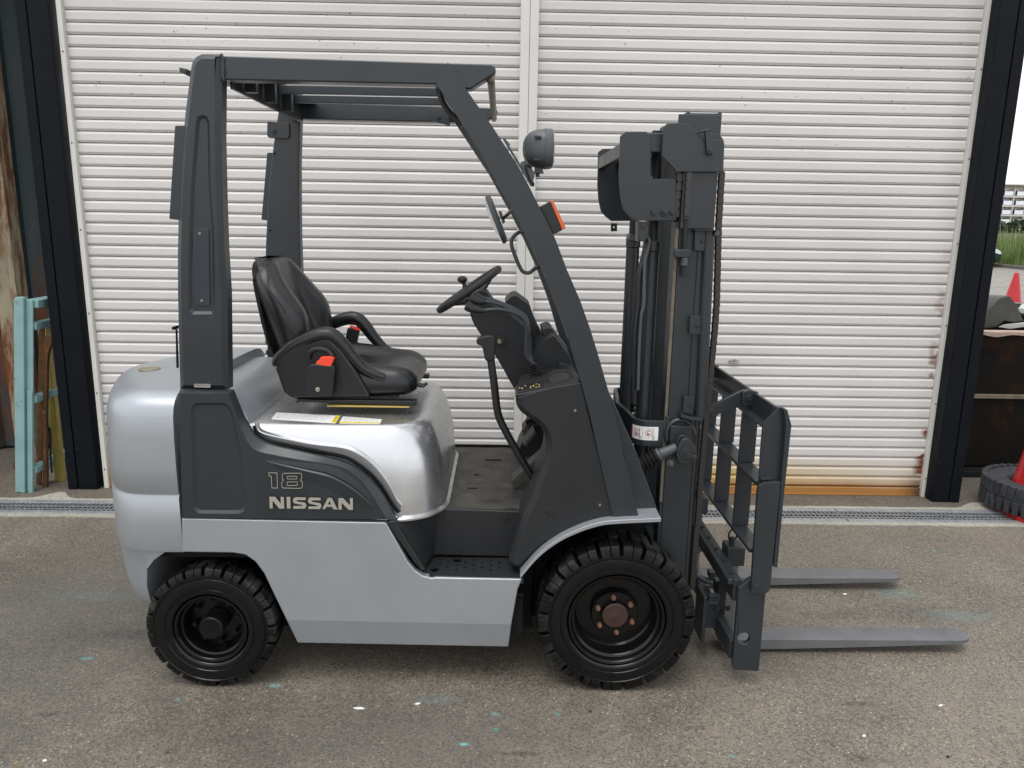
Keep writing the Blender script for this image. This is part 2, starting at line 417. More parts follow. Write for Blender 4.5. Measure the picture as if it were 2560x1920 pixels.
def spl(pts, k=6, closed=False):
    """Catmull-Rom through points of any dimension"""
    P_ = [Vector(p) for p in pts]; n = len(P_); out = []
    for i in range(n if closed else n - 1):
        p0 = P_[i - 1] if (closed or i > 0) else P_[0]
        p1, p2 = P_[i], P_[(i + 1) % n]
        p3 = P_[(i + 2) % n] if (closed or i + 2 < n) else P_[-1]
        for j in range(k):
            t = j / k
            out.append(tuple(0.5 * ((2 * p1) + (p2 - p0) * t + (2 * p0 - 5 * p1 + 4 * p2 - p3) * t * t + (3 * p1 - p0 - 3 * p2 + p3) * t ** 3)))
    if not closed: out.append(tuple(P_[-1]))
    return out
def xyz(pts, y): return [(p[0], y, p[1]) for p in pts]
def mir(pts): return pts

ROOTLOC = {}
def thing(name, loc, label, cat, group=None):
    o = bpy.data.objects.new(name, None); COL.objects.link(o)
    o.location = loc; o.empty_display_size = 0.1
    o['label'] = label; o['category'] = cat
    if group: o['group'] = group
    ROOTLOC[o] = Vector(loc)
    return o
def obj(name, mb, m, parent=None, bevel=0.0, seg=2, angle=38, smooth=True, kind=None, label=None, origin=None, weld=False):
    me = bpy.data.meshes.new(name)
    L0 = ROOTLOC.get(parent, Vector((0, 0, 0))) if parent else Vector(origin or (0, 0, 0))
    me.from_pydata([tuple(Vector(p) - L0) for p in mb.v], [], mb.f)
    bm = bmesh.new(); bm.from_mesh(me)
    if weld: bmesh.ops.remove_doubles(bm, verts=bm.verts, dist=1e-5)
    bmesh.ops.recalc_face_normals(bm, faces=bm.faces)
    bm.to_mesh(me); bm.free()
    if smooth:
        me.polygons.foreach_set('use_smooth', [True] * len(me.polygons))
        if bevel <= 0: me.set_sharp_from_angle(angle=math.radians(angle))
    me.materials.append(m)
    o = bpy.data.objects.new(name, me); COL.objects.link(o)
    if parent: o.parent = parent; ROOTLOC[o] = L0
    else: o.location = L0; ROOTLOC[o] = L0
    if bevel > 0:
        b = o.modifiers.new('bevel', 'BEVEL'); b.width = bevel; b.segments = seg
        b.limit_method = 'ANGLE'; b.angle_limit = math.radians(angle); b.harden_normals = True
        b.use_clamp_overlap = True
    if kind: o['kind'] = kind
    if label: o['label'] = label
    return o
def tag(o, label, cat, group=None):
    o['label'] = label; o['category'] = cat
    if group: o['group'] = group
    return o
def dup(o, parent, dx=0, dy=0, dz=0):
    c = o.copy(); COL.objects.link(c); c.parent = parent
    c.location = o.location + Vector((dx, dy, dz)); ROOTLOC[c] = ROOTLOC.get(parent, Vector())
    return c
def disc(cx, cz, r, n=14): return [(cx + r * math.cos(2 * math.pi * k / n), cz + r * math.sin(2 * math.pi * k / n)) for k in range(n)]
def hexbolt(mb, x, z, y, r=0.010, h=0.008, sgn=-1):
    mb.prism(disc(x, z, r, 6), y + sgn * h, y)
    mb.prism(disc(x, z, r * .5, 8), y + sgn * h * 1.6, y + sgn * h)
    mb.prism(disc(x, z, r * 1.35, 12), y + sgn * h * .3, y)

# ---------------------------------------------------------------- ground, drain, apron
GROUND = mat_asphalt('worn_asphalt', (0.108, 0.096, 0.079), (0.165, 0.146, 0.119), (0.27, 0.23, 0.17), stains_and_patches=[
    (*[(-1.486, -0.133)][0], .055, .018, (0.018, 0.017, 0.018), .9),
    (-1.75, .55, .95, .95, (0.058, 0.058, 0.054), .50), (-.35, -.25, .9, .30, (0.060, 0.057, 0.051), .45), (.75, .35, .6, .30, (0.062, 0.058, 0.051), .40), (-2.0, -.25, .7, .28, (0.07, 0.066, 0.058), .35),  # broad darker ellipses at the left and around the truck
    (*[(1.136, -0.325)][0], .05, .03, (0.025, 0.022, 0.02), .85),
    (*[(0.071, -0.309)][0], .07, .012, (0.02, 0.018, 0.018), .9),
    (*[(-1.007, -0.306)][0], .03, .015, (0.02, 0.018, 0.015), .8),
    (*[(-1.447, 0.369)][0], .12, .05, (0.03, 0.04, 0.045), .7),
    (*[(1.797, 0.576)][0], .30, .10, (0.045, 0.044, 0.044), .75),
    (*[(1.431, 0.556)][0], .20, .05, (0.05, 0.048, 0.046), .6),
    (*[(1.980, 0.565)][0], .16, .06, (0.16, 0.24, 0.23), .5),
    (*[(1.795, 0.765)][0], .12, .05, (0.15, 0.24, 0.24), .5),
    (*[(-0.215, -0.037)][0], .09, .03, (0.14, 0.20, 0.20), .6),
    (*[(-0.001, -0.115)][0], .02, .012, (0.12, 0.28, 0.29), .8),
    (*[(-0.103, -0.266)][0], .02, .008, (0.16, 0.42, 0.42), .9),
    (*[(-0.782, 0.037)][0], .025, .014, (0.22, 0.42, 0.44), .9),
    (*[(-1.521, 0.196)][0], .03, .012, (0.12, 0.30, 0.29), .8),
    (*[(-1.758, 0.669)][0], .22, .05, (0.10, 0.16, 0.16), .5),
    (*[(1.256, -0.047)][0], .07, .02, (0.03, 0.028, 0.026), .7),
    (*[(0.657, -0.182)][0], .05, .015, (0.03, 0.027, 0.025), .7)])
APRON = mat_asphalt('brown_dirty_concrete', (0.085, 0.074, 0.060), (0.125, 0.110, 0.088), (0.16, 0.14, 0.11), patch=False)
BORDER = mat_asphalt('pale_drain_concrete', (0.27, 0.26, 0.22), (0.36, 0.345, 0.30), (0.42, 0.40, 0.34), patch=False)

DY0, DY1 = 1.60, 1.80          # the drain between asphalt and shutters
mb = MB(); mb.box(-400, 400, -400, DY0, -0.30, 0.0)
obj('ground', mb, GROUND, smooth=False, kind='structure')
mb = MB(); mb.box(-400, 400, DY1, 600, -0.30, 0.0)
obj('ground', mb, APRON, smooth=False, kind='structure')
for xa, xb in ((-400, -3.052), (2.953, 400)):
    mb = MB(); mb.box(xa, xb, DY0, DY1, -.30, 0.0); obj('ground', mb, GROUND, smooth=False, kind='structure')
mb = MB(); mb.box(-3.05, 2.95, DY0, DY1, -0.30, -0.12)
obj('drain_channel', mb, M['trench'], smooth=False, kind='structure')
def wavy(y, amp, seed): return [(x * .035 - 6, y + amp * noise.noise(Vector((x * .14, seed, 0))) + amp * .4 * noise.noise(Vector((x * .6, seed, 3)))) for x in range(343)]
mb = MB(); fr = wavy(1.555, .012, 1)
mb.plan(fr + [(6, DY0), (-6, DY0)], -0.004, 0.004); obj('concrete_border', mb, BORDER, smooth=False, kind='structure')
mb = MB(); bk = wavy(1.835, .014, 5)
bk = [(x, y + (0.10 if -2.72 < x < -2.47 else 0) * math.sin((x + 2.72) / .25 * math.pi) ** 2 if -2.72 < x < -2.47 else y + (.09 * min(1, (x - 2.72) / .12) if x > 2.72 else 0)) for x, y in bk]
mb.plan([(-6, DY1), (6, DY1)] + bk[::-1], -0.004, 0.004); obj('concrete_border', mb, BORDER, smooth=False, kind='structure')
# wide road and yard beyond the right-hand column
ROAD = mat_asphalt('pale_far_road', (0.17, 0.155, 0.135), (0.22, 0.205, 0.18), (0.25, 0.23, 0.20), patch=False)
mb = MB(); mb.add([(5.0, 5.5, .004), (21.95, 5.5, .004), (21.95, 80, .004), (5.0, 80, .004)], [(0, 1, 2, 3)])
obj('road', mb, ROAD, smooth=False, kind='structure')
mb = MB(); mb.box(21.95, 22.13, 5, 80, 0, 0.15); obj('kerb', mb, M['kerb'], bevel=.03, kind='structure')

# drain gratings: metre-long galvanised panels
def grating(x0, label):
    t = thing('drain_grating', (x0, 1.7, 0), label, 'grating', 'steel gratings along the drain')
    f = MB(); x1 = x0 + 0.992
    f.box(x0, x1, DY0 + .003, DY0 + .042, -.022, .006); f.box(x0, x1, DY1 - .042, DY1 - .003, -.022, .006)
    f.box(x0, x0 + .006, DY0 + .042, DY1 - .042, -.022, .005); f.box(x1 - .006, x1, DY0 + .042, DY1 - .042, -.022, .005)
    obj('frame', f, M['drain'], t, bevel=.0015)
    for yy in (1.672, 1.712):
        g_ = MB(); g_.box(x0 + .006, x1 - .006, yy - .003, yy + .003, -.003, .004); obj('bearing_bar', g_, M['drain'], t)
    b = MB(); n = 40
    for k in range(1, n):
        xx = x0 + .992 * k / n
        b.box(xx - .0021, xx + .0021, DY0 + .042, DY1 - .042, -.0035, .003)
    o = obj('cross_bars', b, M['drain'], t, smooth=False); o['kind'] = 'stuff'
gx = [(1.963, 1.681)][0][0]
names = ['', 'drain grating running from the rusty shutter corner to the old tyre, rightmost in view',
         'drain grating seen through the bars of the load backrest', 'drain grating hidden mostly behind the front wheel', 'drain grating behind the silver side panel',
         'drain grating behind the rear wheel and counterweight', 'drain grating in front of the teal frame and left column', 'drain grating at the left edge beside the teal frame']
for k in range(1, 7): grating(gx + (1 - k) * 1.0 - (0.0), names[k] if k != 0 else names[0])

# ---------------------------------------------------------------- shutters, guides, columns
SHY = 2.05
PITCH, ZB = 0.0621, 0.0547
# profile read from the bottom up: lower lip slopes back under, flat embossed face, top lip sloping back
prof = [(0.0110, 0.0009), (0.0022, 0.0012), (-0.0052, 0.0112), (-0.0063, 0.0126), (-0.0063, 0.0475), (-0.0055, 0.0486), (0.0045, 0.0598), (0.0110, 0.0606)]
def slat_mesh(x0, x1):
    b = MB(); n = len(prof)
    b.add([(x0, p[0], p[1]) for p in prof] + [(x1, p[0], p[1]) for p in prof], [(i, i + 1, i + 1 + n, i + n) for i in range(n - 1)])
    return b
def shutter(x0, x1, zoff, label):
    t = thing('roller_shutter', (0.5 * (x0 + x1), SHY, 0), label, 'shutter', 'roller shutters of the warehouse')
    zb = ZB + zoff
    b = MB(); b.box(x0, x1, SHY - .012, SHY + .016, 0.012, zb - .004); b.box(x0, x1, SHY - .018, SHY + .02, 0.001, 0.012)
    obj('bottom_bar', b, M['shutter'], t, bevel=.002)
    first = None
    for k in range(48):
        z = zb + PITCH * k
        if first is None:
            me = slat_mesh(x0, x1); me.v = [(p[0], p[1] + SHY, p[2] + z) for p in me.v]
            first = obj('slat', me, M['shutter'], t, angle=25)
        else: dup(first, t, dz=PITCH * k)
    b = MB(); b.box(x0, x1, SHY + .0113, SHY + .02, 0.01, 3.0); obj('backing_sheet', b, M['under'], t)
    return t
shutter(-2.358, 0.083, 0.026, 'left half of the closed ivory roller shutter, behind the overhead guard and seat')
sr = shutter(0.182, 2.592, 0.0, 'right half of the closed ivory roller shutter, rusted orange along the bottom')
k = MB(); kp = at_key = [(1.380, 0.828)][0]
k.plate([(kp[0] + .031 * math.cos(a * math.pi / 12), kp[1] + .0125 * math.sin(a * math.pi / 12)) for a in range(24)], [disc(kp[0], kp[1], .005, 10)], SHY - .016, SHY - .008)
obj('keyhole_plate', k, M['steel'], sr, bevel=.001)
def guide(x0, x1, label, bolts=True, xb=None):
    t = thing('guide_rail', (x0, SHY - .03, 0), label, 'guide rail', 'ivory guide rails of the shutters')
    b = MB(); b.box(x0, x1, SHY - .034, SHY + .03, 0.0, 3.05); obj('rail', b, M['guide'], t, bevel=.002)
    if bolts:
        s_ = None
        for q in range(7):
            h = MB(); z = .12 + q * .47
            h.cyl((xb or .5 * (x0 + x1), SHY - .0355, z), (xb or .5 * (x0 + x1), SHY - .034, z), .005, 8)
            obj('screw', h, M['nutrust'], t)
    return t
guide(-2.386, -2.359, 'ivory guide rail beside the black column behind the counterweight')
guide(2.593, 2.616, 'ivory guide rail beside the right black column, rusted at its foot')
mu = thing('shutter_mullion', (.13, SHY - .04, 0), 'ivory double post between the two roller shutters', 'post')
b = MB(); b.box(.084, .1315, SHY - .040, SHY + .03, 0, 3.05); obj('half_post', b, M['guide'], mu, bevel=.002)
b = MB(); b.box(.1335, .181, SHY - .040, SHY + .03, 0, 3.05); obj('half_post', b, M['guide'], mu, bevel=.002)
b = MB(); b.box(.1295, .1355, SHY - .034, SHY + .02, 0, 3.05); obj('joint', b, M['under'], mu)
hd = thing('lintel', (.1, 2.05, 3.05), 'dark steel lintel above the roller shutters', 'beam')
b = MB(); b.box(-2.6, 2.76, 1.96, 2.3, 3.05, 3.35); obj('beam', b, M['column'], hd, bevel=.004)

def column(xs, xf0, xf1, yf, yb, inner, label):
    """box column: wide face, a narrow flashing strip on its outer side, a seam between them"""
    t = thing('steel_column', (.5 * (xf0 + xf1), yf, 0), label, 'column', 'black steel columns beside the shutters')
    b = MB(); b.prism([(xf0, 0), (xf1, 0), (xf1, 3.4), (xf0, 3.4)], yf, yb); obj('box_section', b, M['column'], t, bevel=.006)
    lo, hi = min(xs), max(xs)
    b = MB(); b.prism([(lo, 0), (hi, 0), (hi, 3.4), (lo, 3.4)], yf - .003, yb + .05); obj('flashing', b, M['column'], t, bevel=.004)
    return t
column((-2.585, -2.528), -2.525, -2.410, 1.988, 2.10, 1, 'black steel column at the left of the shutters, paint flecked')
column((2.715, 2.775), 2.612, 2.712, 1.930, 2.05, -1, 'black steel column at the right of the shutters, scuffed near its foot')

# ---------------------------------------------------------------- left: stored steel beside the column
lw = thing('corrugated_wall', (-3.2, 2.75, 0), 'grey green corrugated steel wall with rust blooms behind the left column', 'wall')
cy_ = 2.75
k = None
xs = [-6.0 + .30 * i for i in range(12)]
for i, x in enumerate(xs):
    b = MB(); pr = [(x, cy_), (x + .105, cy_), (x + .135, cy_ + .05), (x + .265, cy_ + .05), (x + .298, cy_)]
    b.v = [(p[0], p[1], z) for z in (0.02, 3.4) for p in pr]; n = 5
    b.f = [(q, q + 1, q + 1 + n, q + n) for q in range(4)]
    if k is None: k = obj('sheet', b, M['greenwall'], lw, angle=20)
    else: dup(k, lw, dx=.30 * i)
b = MB(); b.box(-6.0, -2.60, 1.80, 3.1, 3.42, 3.47); obj('added_shade_roof', b, M['greenwall'], lw)  # unseen roof, added to block the sky and shade the stored steel
b = MB(); b.box(-6.0, -2.46, 2.82, 2.84, 0, 3.4); obj('lining', b, M['under'], lw)
for z in (2.42, 1.62):
    b = MB(); b.box(-2.70, -2.66, 2.70, 2.745, z, z + .03); b.cyl((-2.675, 2.69, z + .015), (-2.675, 2.745, z + .015), .008, 8); obj('clamp', b, M['steel'], lw)
rp = thing('rusty_post', (-3.04, 2.35, 0), 'flaking cream post streaked with brown rust at the left edge', 'post')
b = MB(); b.box(-3.10, -2.975, 2.34, 2.350, 0.06, 3.4); b.box(-3.10, -3.09, 2.3502, 2.45, .06, 3.4); b.box(-2.985, -2.975, 2.3502, 2.45, .06, 3.4)
obj('channel', b, M['rustpost'], rp, bevel=.003)
b = MB(); b.box(-3.12, -2.955, 2.32, 2.47, 0, .06); obj('foot', b, M['brown'], rp, bevel=.004)
# teal frame
tf = thing('storage_frame', (-2.80, 1.93, 0), 'chipped teal steel frame standing upright beside the left column', 'frame')
pt = [(-2.724, 1.136), (-2.629, 1.162), (-2.762, -0.001), (-2.849, -0.002)]
xl, xr, zt = pt[3][0], pt[2][0], pt[1][1]
b = MB(); b.prism(rnd([(xl - .008, 0), (xl + .048, 0), (xl + .048, zt), (xl - .008, zt)], [0, 0, 0, .04]), 1.915, 1.955)
b.prism([(xl + .048, 0), (xr, 0), (xr, zt - .01), (xl + .048, zt - .01)], 1.935, 1.947)
obj('upright', b, M['teal'], tf, bevel=.004)
b = MB(); b.prism([(xl + .055, 0), (xr - .002, 0), (xr - .002, .62), (xl + .055, .62)], 1.929, 1.935); obj('patch_plate', b, M['teal'], tf, bevel=.002)
b = MB(); b.box(xl + .05, xl + .11, 1.948, 2.75, zt - .055, zt - .01); obj('top_rail', b, M['teal'], tf, bevel=.003)
b = MB(); b.box(xl + .05, xl + .11, 2.66, 2.70, 0, zt - .056); obj('upright', b, M['teal'], tf, bevel=.004)
for z in (.98, .55, .12):
    b = MB(); b.box(xl + .06, xl + .10, 1.948, 2.66, z, z + .04); obj('cross_rail', b, M['teal'], tf, bevel=.003)
tf.rotation_euler.y = .11
br = thing('rusty_angle_iron', (-2.77, 2.05, 0), 'rust brown angle iron leaning between the teal frame and yellow post', 'steel bar')
b = MB(); b.box(-2.815, -2.785, 2.05, 2.058, 0, .98); b.box(-2.815, -2.808, 2.058, 2.10, 0, .98)
obj('angle', b, M['brown'], br, bevel=.002)
br.rotation_euler.y = .13
br2 = thing('rusty_bracket', (-2.73, 2.02, 0), 'rust brown bracket with a hooked top and round bosses', 'bracket')
pp = [(-2.665, 0.835), (-2.646, 0.922), (-2.595, 0.928), (-2.606, 0.877), (-2.624, 0.846), (-2.641, 0.784), (-2.696, 0.353), (-2.731, -0.006), (-2.758, -0.006), (-2.706, 0.460)]
b = MB(); b.prism(rnd(pp, .01), 2.015, 2.04); obj('plate', b, M['brown'], br2, bevel=.003)
for v in [(-2.690, 0.472), (-2.732, 0.122)]: 
    b = MB(); b.cyl((v[0], 2.005, v[1]), (v[0], 2.015, v[1]), .011, 10); obj('boss', b, M['nutrust'], br2)
ro = thing('steel_rod', (-2.70, 2.10, 0), 'bent dark steel rod standing against the yellow post', 'rod')
b = MB(); b.tube([(p[0], 2.09, p[1]) for p in spl([(-2.760, 0.047), (-2.755, 0.169), (-2.728, 0.334), (-2.716, 0.334), (-2.731, 0.169), (-2.734, 0.070)], 5)], .005, 8); obj('bar', b, M['hose'], ro)
yp = thing('yellow_post', (-2.71, 2.14, 0), 'dirty yellow post leaning behind the left black column', 'post')
b = MB(); b.box(-2.745, -2.695, 2.13, 2.17, 0.0, .98); obj('post', b, M['yellowold'], yp, bevel=.003)
b = MB(); b.box(-2.75, -2.69, 2.125, 2.18, 0.98, .99); obj('cap', b, M['yellowold'], yp, bevel=.002)
bt = thing('blue_tie_bar', (-2.74, 2.3, 0), 'small blue steel bar upright behind the teal frame', 'steel bar')
pp = [(-2.784, 1.285), (-2.770, 1.288), (-2.776, 1.136), (-2.790, 1.134)]
b = MB(); b.prism([(pp[0][0], 0), (pp[1][0], 0), (pp[1][0], pp[0][1]), (pp[0][0], pp[0][1])], 2.32, 2.34); obj('bar', b, M['plate'], bt)

# ---------------------------------------------------------------- right: bin, scrap, tyre and cone, yard beyond
bn = thing('scrap_bin', (3.6, 2.6, 0), 'dark rusty steel bin with a wavy pale rim behind the right column', 'bin')
top = [(3.132, 0.985), (3.409, 0.951)]
zt = 0.965
b = MB()
b.box(2.86, 4.6, 2.50, 2.53, 0.05, zt - .01); b.box(2.86, 2.89, 2.53, 4.0, 0.05, zt - .01); b.box(4.57, 4.6, 2.53, 4.0, .05, zt - .01); b.box(2.89, 4.57, 3.97, 4.0, .05, zt - .01); b.box(2.89, 4.57, 2.53, 3.97, .05, .08)
obj('shell', b, M['bin'], bn, bevel=.004)
b = MB(); rows = []
for q in range(60):
    x = 2.85 + q * .03; wv = .006 * math.sin(q * .9) + .006 * math.sin(q * .37)
    rows.append([(x, 2.485, zt - .022 + wv), (x, 2.485, zt + wv * .3), (x, 2.55, zt + .004)])
b.grid(rows); obj('rim', b, M['binrim'], bn)
b = MB(); b.box(2.86, 4.6, 2.48, 2.4995, .52, .55); obj('rib', b, M['tan'], bn, bevel=.004)
b = MB(); b.box(2.80, 4.7, 2.40, 4.1, 0, .04); obj('skid', b, M['under'], bn, bevel=.004)
st = [(3.393, 0.935), (3.400, 1.066), (3.463, 1.149), (3.531, 1.168), (3.597, 1.103), (3.640, 1.021), (3.663, 0.992), (3.594, 0.979), (3.524, 0.990), (3.471, 0.944)]
sc = thing('scrap_sheet', (st[0][0], 2.9, .95), 'crumpled dark grey steel sheet humped on top of the bin', 'scrap')
b = MB(); b.loft([xyz(st, 2.88), xyz([(p[0] - .02, p[1] - .01) for p in st], 3.05), xyz([(p[0] - .02, .95 + (p[1] - .95) * .8) for p in st], 3.35)]); obj('folded_sheet', b, M['scrap'], sc, bevel=.006)
pl = [(3.372, 0.967), (3.413, 0.985), (3.571, 0.999), (3.575, 0.973), (3.461, 0.955)]
s2 = thing('crushed_sheet', (pl[0][0], 2.75, .95), 'pale crushed panel lying on the bin rim under the dark sheet', 'scrap')
b = MB(); b.loft([xyz(pl, 2.72), xyz([(p[0] + .3, p[1] + .01) for p in pl], 2.86)]); obj('panel', b, M['scraplight'], s2, bevel=.003)
pl = [(3.859, 1.080), (3.932, 1.073), (3.972, 1.034), (3.964, 0.977), (3.915, 0.981)]
s3 = thing('scrap_box', (pl[0][0], 3.3, .95), 'dark green scrap lump behind the folded sheet on the bin', 'scrap')
b = MB(); b.loft([xyz(pl, 3.3), xyz([(p[0] + .1, p[1] - .01) for p in pl], 3.6)]); obj('lump', b, M['carpaint'], s3, bevel=.006)
pl = [(3.751, 1.049), (3.768, 1.061), (3.839, 1.054), (3.838, 1.015), (3.782, 1.022)]
s4 = thing('bent_sheet', (pl[0][0], 3.1, .95), 'light grey bent plate at the right end of the bin pile', 'scrap')
b = MB(); b.loft([xyz(pl, 3.1), xyz([(p[0] + .1, p[1] + .02) for p in pl], 3.22)]); obj('plate', b, M['scraplight'], s4, bevel=.004)

# old tyre lying on the base of a red cone
tx, ty = 3.165, 1.80
cn = thing('traffic_cone', (tx, ty, 0), 'large red cone standing through an old tyre at the right edge', 'cone')
b = MB(); b.plan(rnd([(tx - .24, ty - .25), (tx + .24, ty - .25), (tx + .24, ty + .25), (tx - .24, ty + .25)], .14), 0.002, .032); obj('base', b, M['conered'], cn, bevel=.008)
b = MB()
rings = []
for z, r in ((.03, .175), (.06, .165), (.35, .115), (.62, .07), (.72, .05), (.735, .045), (.735, .035), (.70, .035)):
    rings.append([(tx + r * math.cos(a * math.pi / 18), ty + r * math.sin(a * math.pi / 18), z) for a in range(36)])
b.loft(rings); obj('cone_body', b, M['conered'], cn)
ot = thing('old_tyre', (tx, ty, .03), 'worn dark tyre lying flat around the red cone', 'tyre')
b = MB(); pr = []
for a in range(28):
    q = 2 * math.pi * a / 28; cr = math.copysign(abs(math.cos(q)) ** .65, math.cos(q)); sn = math.copysign(abs(math.sin(q)) ** .65, math.sin(q))
    pr.append((.225 + .07 * cr, .115 + .078 * sn))
ring = []
for k in range(64):
    a = 2 * math.pi * k / 64
    ring.append([(tx + r * math.cos(a), ty + r * math.sin(a), z) for r, z in pr])
ring.append(ring[0]); b.loft(ring, False, False); obj('carcass', b, M['rubberold'], ot, weld=True)
b = MB()
for k in range(40):
    a = 2 * math.pi * k / 40; mx = Matrix.Translation((tx, ty, .115)) @ Matrix.Rotation(a, 4, 'Z')
    for zz, of in ((.045, 0), (-.045, .6)):
        m2 = mx @ Matrix.Rotation(of * math.pi / 20, 4, 'Z')
        b.box(.272, .304, -.015, .015, zz - .036, zz + .036, m2)
obj('tread', b, M['rubberold'], ot, bevel=.004)

# far cone on the yard
fx, fy = [(11.293, 14.306)][0]
fc = thing('traffic_cone', (fx, fy, 0), 'distant red cone on the pale yard above the scrap pile', 'cone')
b = MB(); rings = []
for z, r in ((.03, .17), (.35, .115), (.70, .045), (.71, .03)): rings.append([(fx + r * math.cos(a * math.pi / 10), fy + r * math.sin(a * math.pi / 10), z) for a in range(20)])
b.loft(rings); obj('cone_body', b, M['conered'], fc)
b = MB(); b.box(fx - .2, fx + .2, fy - .2, fy + .2, 0.005, .03); obj('base', b, M['scrap'], fc, bevel=.006)

# parked car, only its nose shows past the column
cx0, cyy = [(22.147, 31.940)][0]
cy0 = cyy
car = thing('parked_car', (20.0, 31.8, 0), 'dark green car parked before the reeds, its nose past the column', 'car')
nx = 21.88; cy0 = 31.0
side = [(nx - 4.0, .28), (nx - 4.0, .85), (nx - 3.5, 1.0), (nx - 2.9, 1.45), (nx - 1.8, 1.48), (nx - 1.05, 1.05), (nx - .35, .88), (nx - .05, .68), (nx, .45), (nx - .05, .25)]
b = MB(); rr = rnd(side, .12)
b.loft([xyz(inset(rr, .10), cy0), xyz(rr, cy0 + .10), xyz(rr, cy0 + 1.55), xyz(inset(rr, .1), cy0 + 1.65)]); obj('body', b, M['carpaint'], car)
b = MB(); b.prism(rnd([(nx - .62, .72), (nx - .50, .86), (nx - .18, .74), (nx - .07, .60), (nx - .2, .58)], .03), cy0 - .015, cy0 + .15); obj('headlight', b, M['headlamp'], car, bevel=.01)
b = MB(); b.prism(rnd([(nx - 2.9, 1.0), (nx - 2.7, 1.38), (nx - 1.8, 1.40), (nx - 1.2, 1.05)], .05), cy0 - .008, cy0 + .1); obj('window', b, M['glass'], car)
for wx in (nx - .62, nx - 3.1):
    b = MB(); b.lathe([(0.001, .04), (.17, .03), (.19, .0), (.20, .0), (.21, -.02), (.29, -.02), (.30, .02), (.30, .18)], wx, .305, cy0 - .02, 28); wh = obj('wheel', b, M['tyre'], car)
    b = MB()
    for k in range(7):
        mx = Matrix.Translation((wx, cy0 - .01, .305)) @ Matrix.Rotation(2 * math.pi * k / 7, 4, 'Y')
        b.box(-.02, .02, -.02, 0.0, .02, .19, mx)
    obj('rim', b, M['lens'], wh)

# reeds, wall, hedge, apartment block
random.seed(3)
def reeds(n, x0, x1, y0, y1, h0, h1, seedv, name, m, wid):
    b = MB(); rg = random.Random(seedv)
    for i in range(n):
        x, y = rg.uniform(x0, x1), rg.uniform(y0, y1); h = rg.uniform(h0, h1); a = rg.uniform(0, 6.28)
        lx, ly = rg.gauss(0, .22), rg.gauss(0, .15); dx, dy = math.cos(a) * wid, math.sin(a) * wid
        z0 = 0.0
        pts = []
        for q in range(4):
            f = q / 3.0; wv = (1 - f * .85); bx = x + lx * f * f; by = y + ly * f * f
            pts.append(((bx - dx * wv, by - dy * wv, z0 + h * f - .10 * h * f * f * abs(lx)), (bx + dx * wv, by + dy * wv, z0 + h * f - .1 * h * f * f * abs(lx))))
        vs = [p for pr in pts for p in pr]
        b.add(vs, [(0, 1, 3, 2), (2, 3, 5, 4), (4, 5, 7, 6)])
    return obj(name, b, m, smooth=False, kind='stuff')
o = reeds(7000, 22.25, 26.5, 24, 46, .9, 1.65, 5, 'reeds', M['reed'], .022)
o['label'] = 'band of tall green reeds beyond the yard'; o['category'] = 'reeds'
o = reeds(500, 22.6, 26.5, 24, 46, 1.3, 2.0, 9, 'dry_reeds', M['reeddry'], .014)
o['label'] = 'pale dry reed plumes above the green reeds'; o['category'] = 'reeds'
bw = thing('block_wall', (60, 88, 0), 'low grey wall beyond the reeds', 'wall')
b = MB(); b.box(20, 140, 88, 88.4, -.2, 1.25); obj('wall_face', b, M['block'], bw)
hg = MB(); rg = random.Random(11)
for i in range(5200):
    x = rg.uniform(105, 190); y = rg.uniform(200, 206); hmax = 3.6 + 1.5 * noise.noise(Vector((x * .3, 0, 0)))
    z = rg.uniform(0, hmax); r = rg.uniform(.25, .6)
    a, e = rg.uniform(0, 6.28), rg.uniform(-.9, .9)
    u = Vector((math.cos(a), math.sin(a), 0)) * r; v = Vector((-math.sin(a) * math.sin(e), math.cos(a) * math.sin(e), math.cos(e))) * r
    c = Vector((x, y, z))
    hg.add([c - u - v, c + u - v * .6, c + u * .5 + v, c - u + v * .7], [(0, 1, 2, 3)])
o = obj('hedge', hg, M['hedge'], smooth=False, kind='stuff'); o['label'] = 'dark green hedge along the foot of the apartment block'; o['category'] = 'hedge'

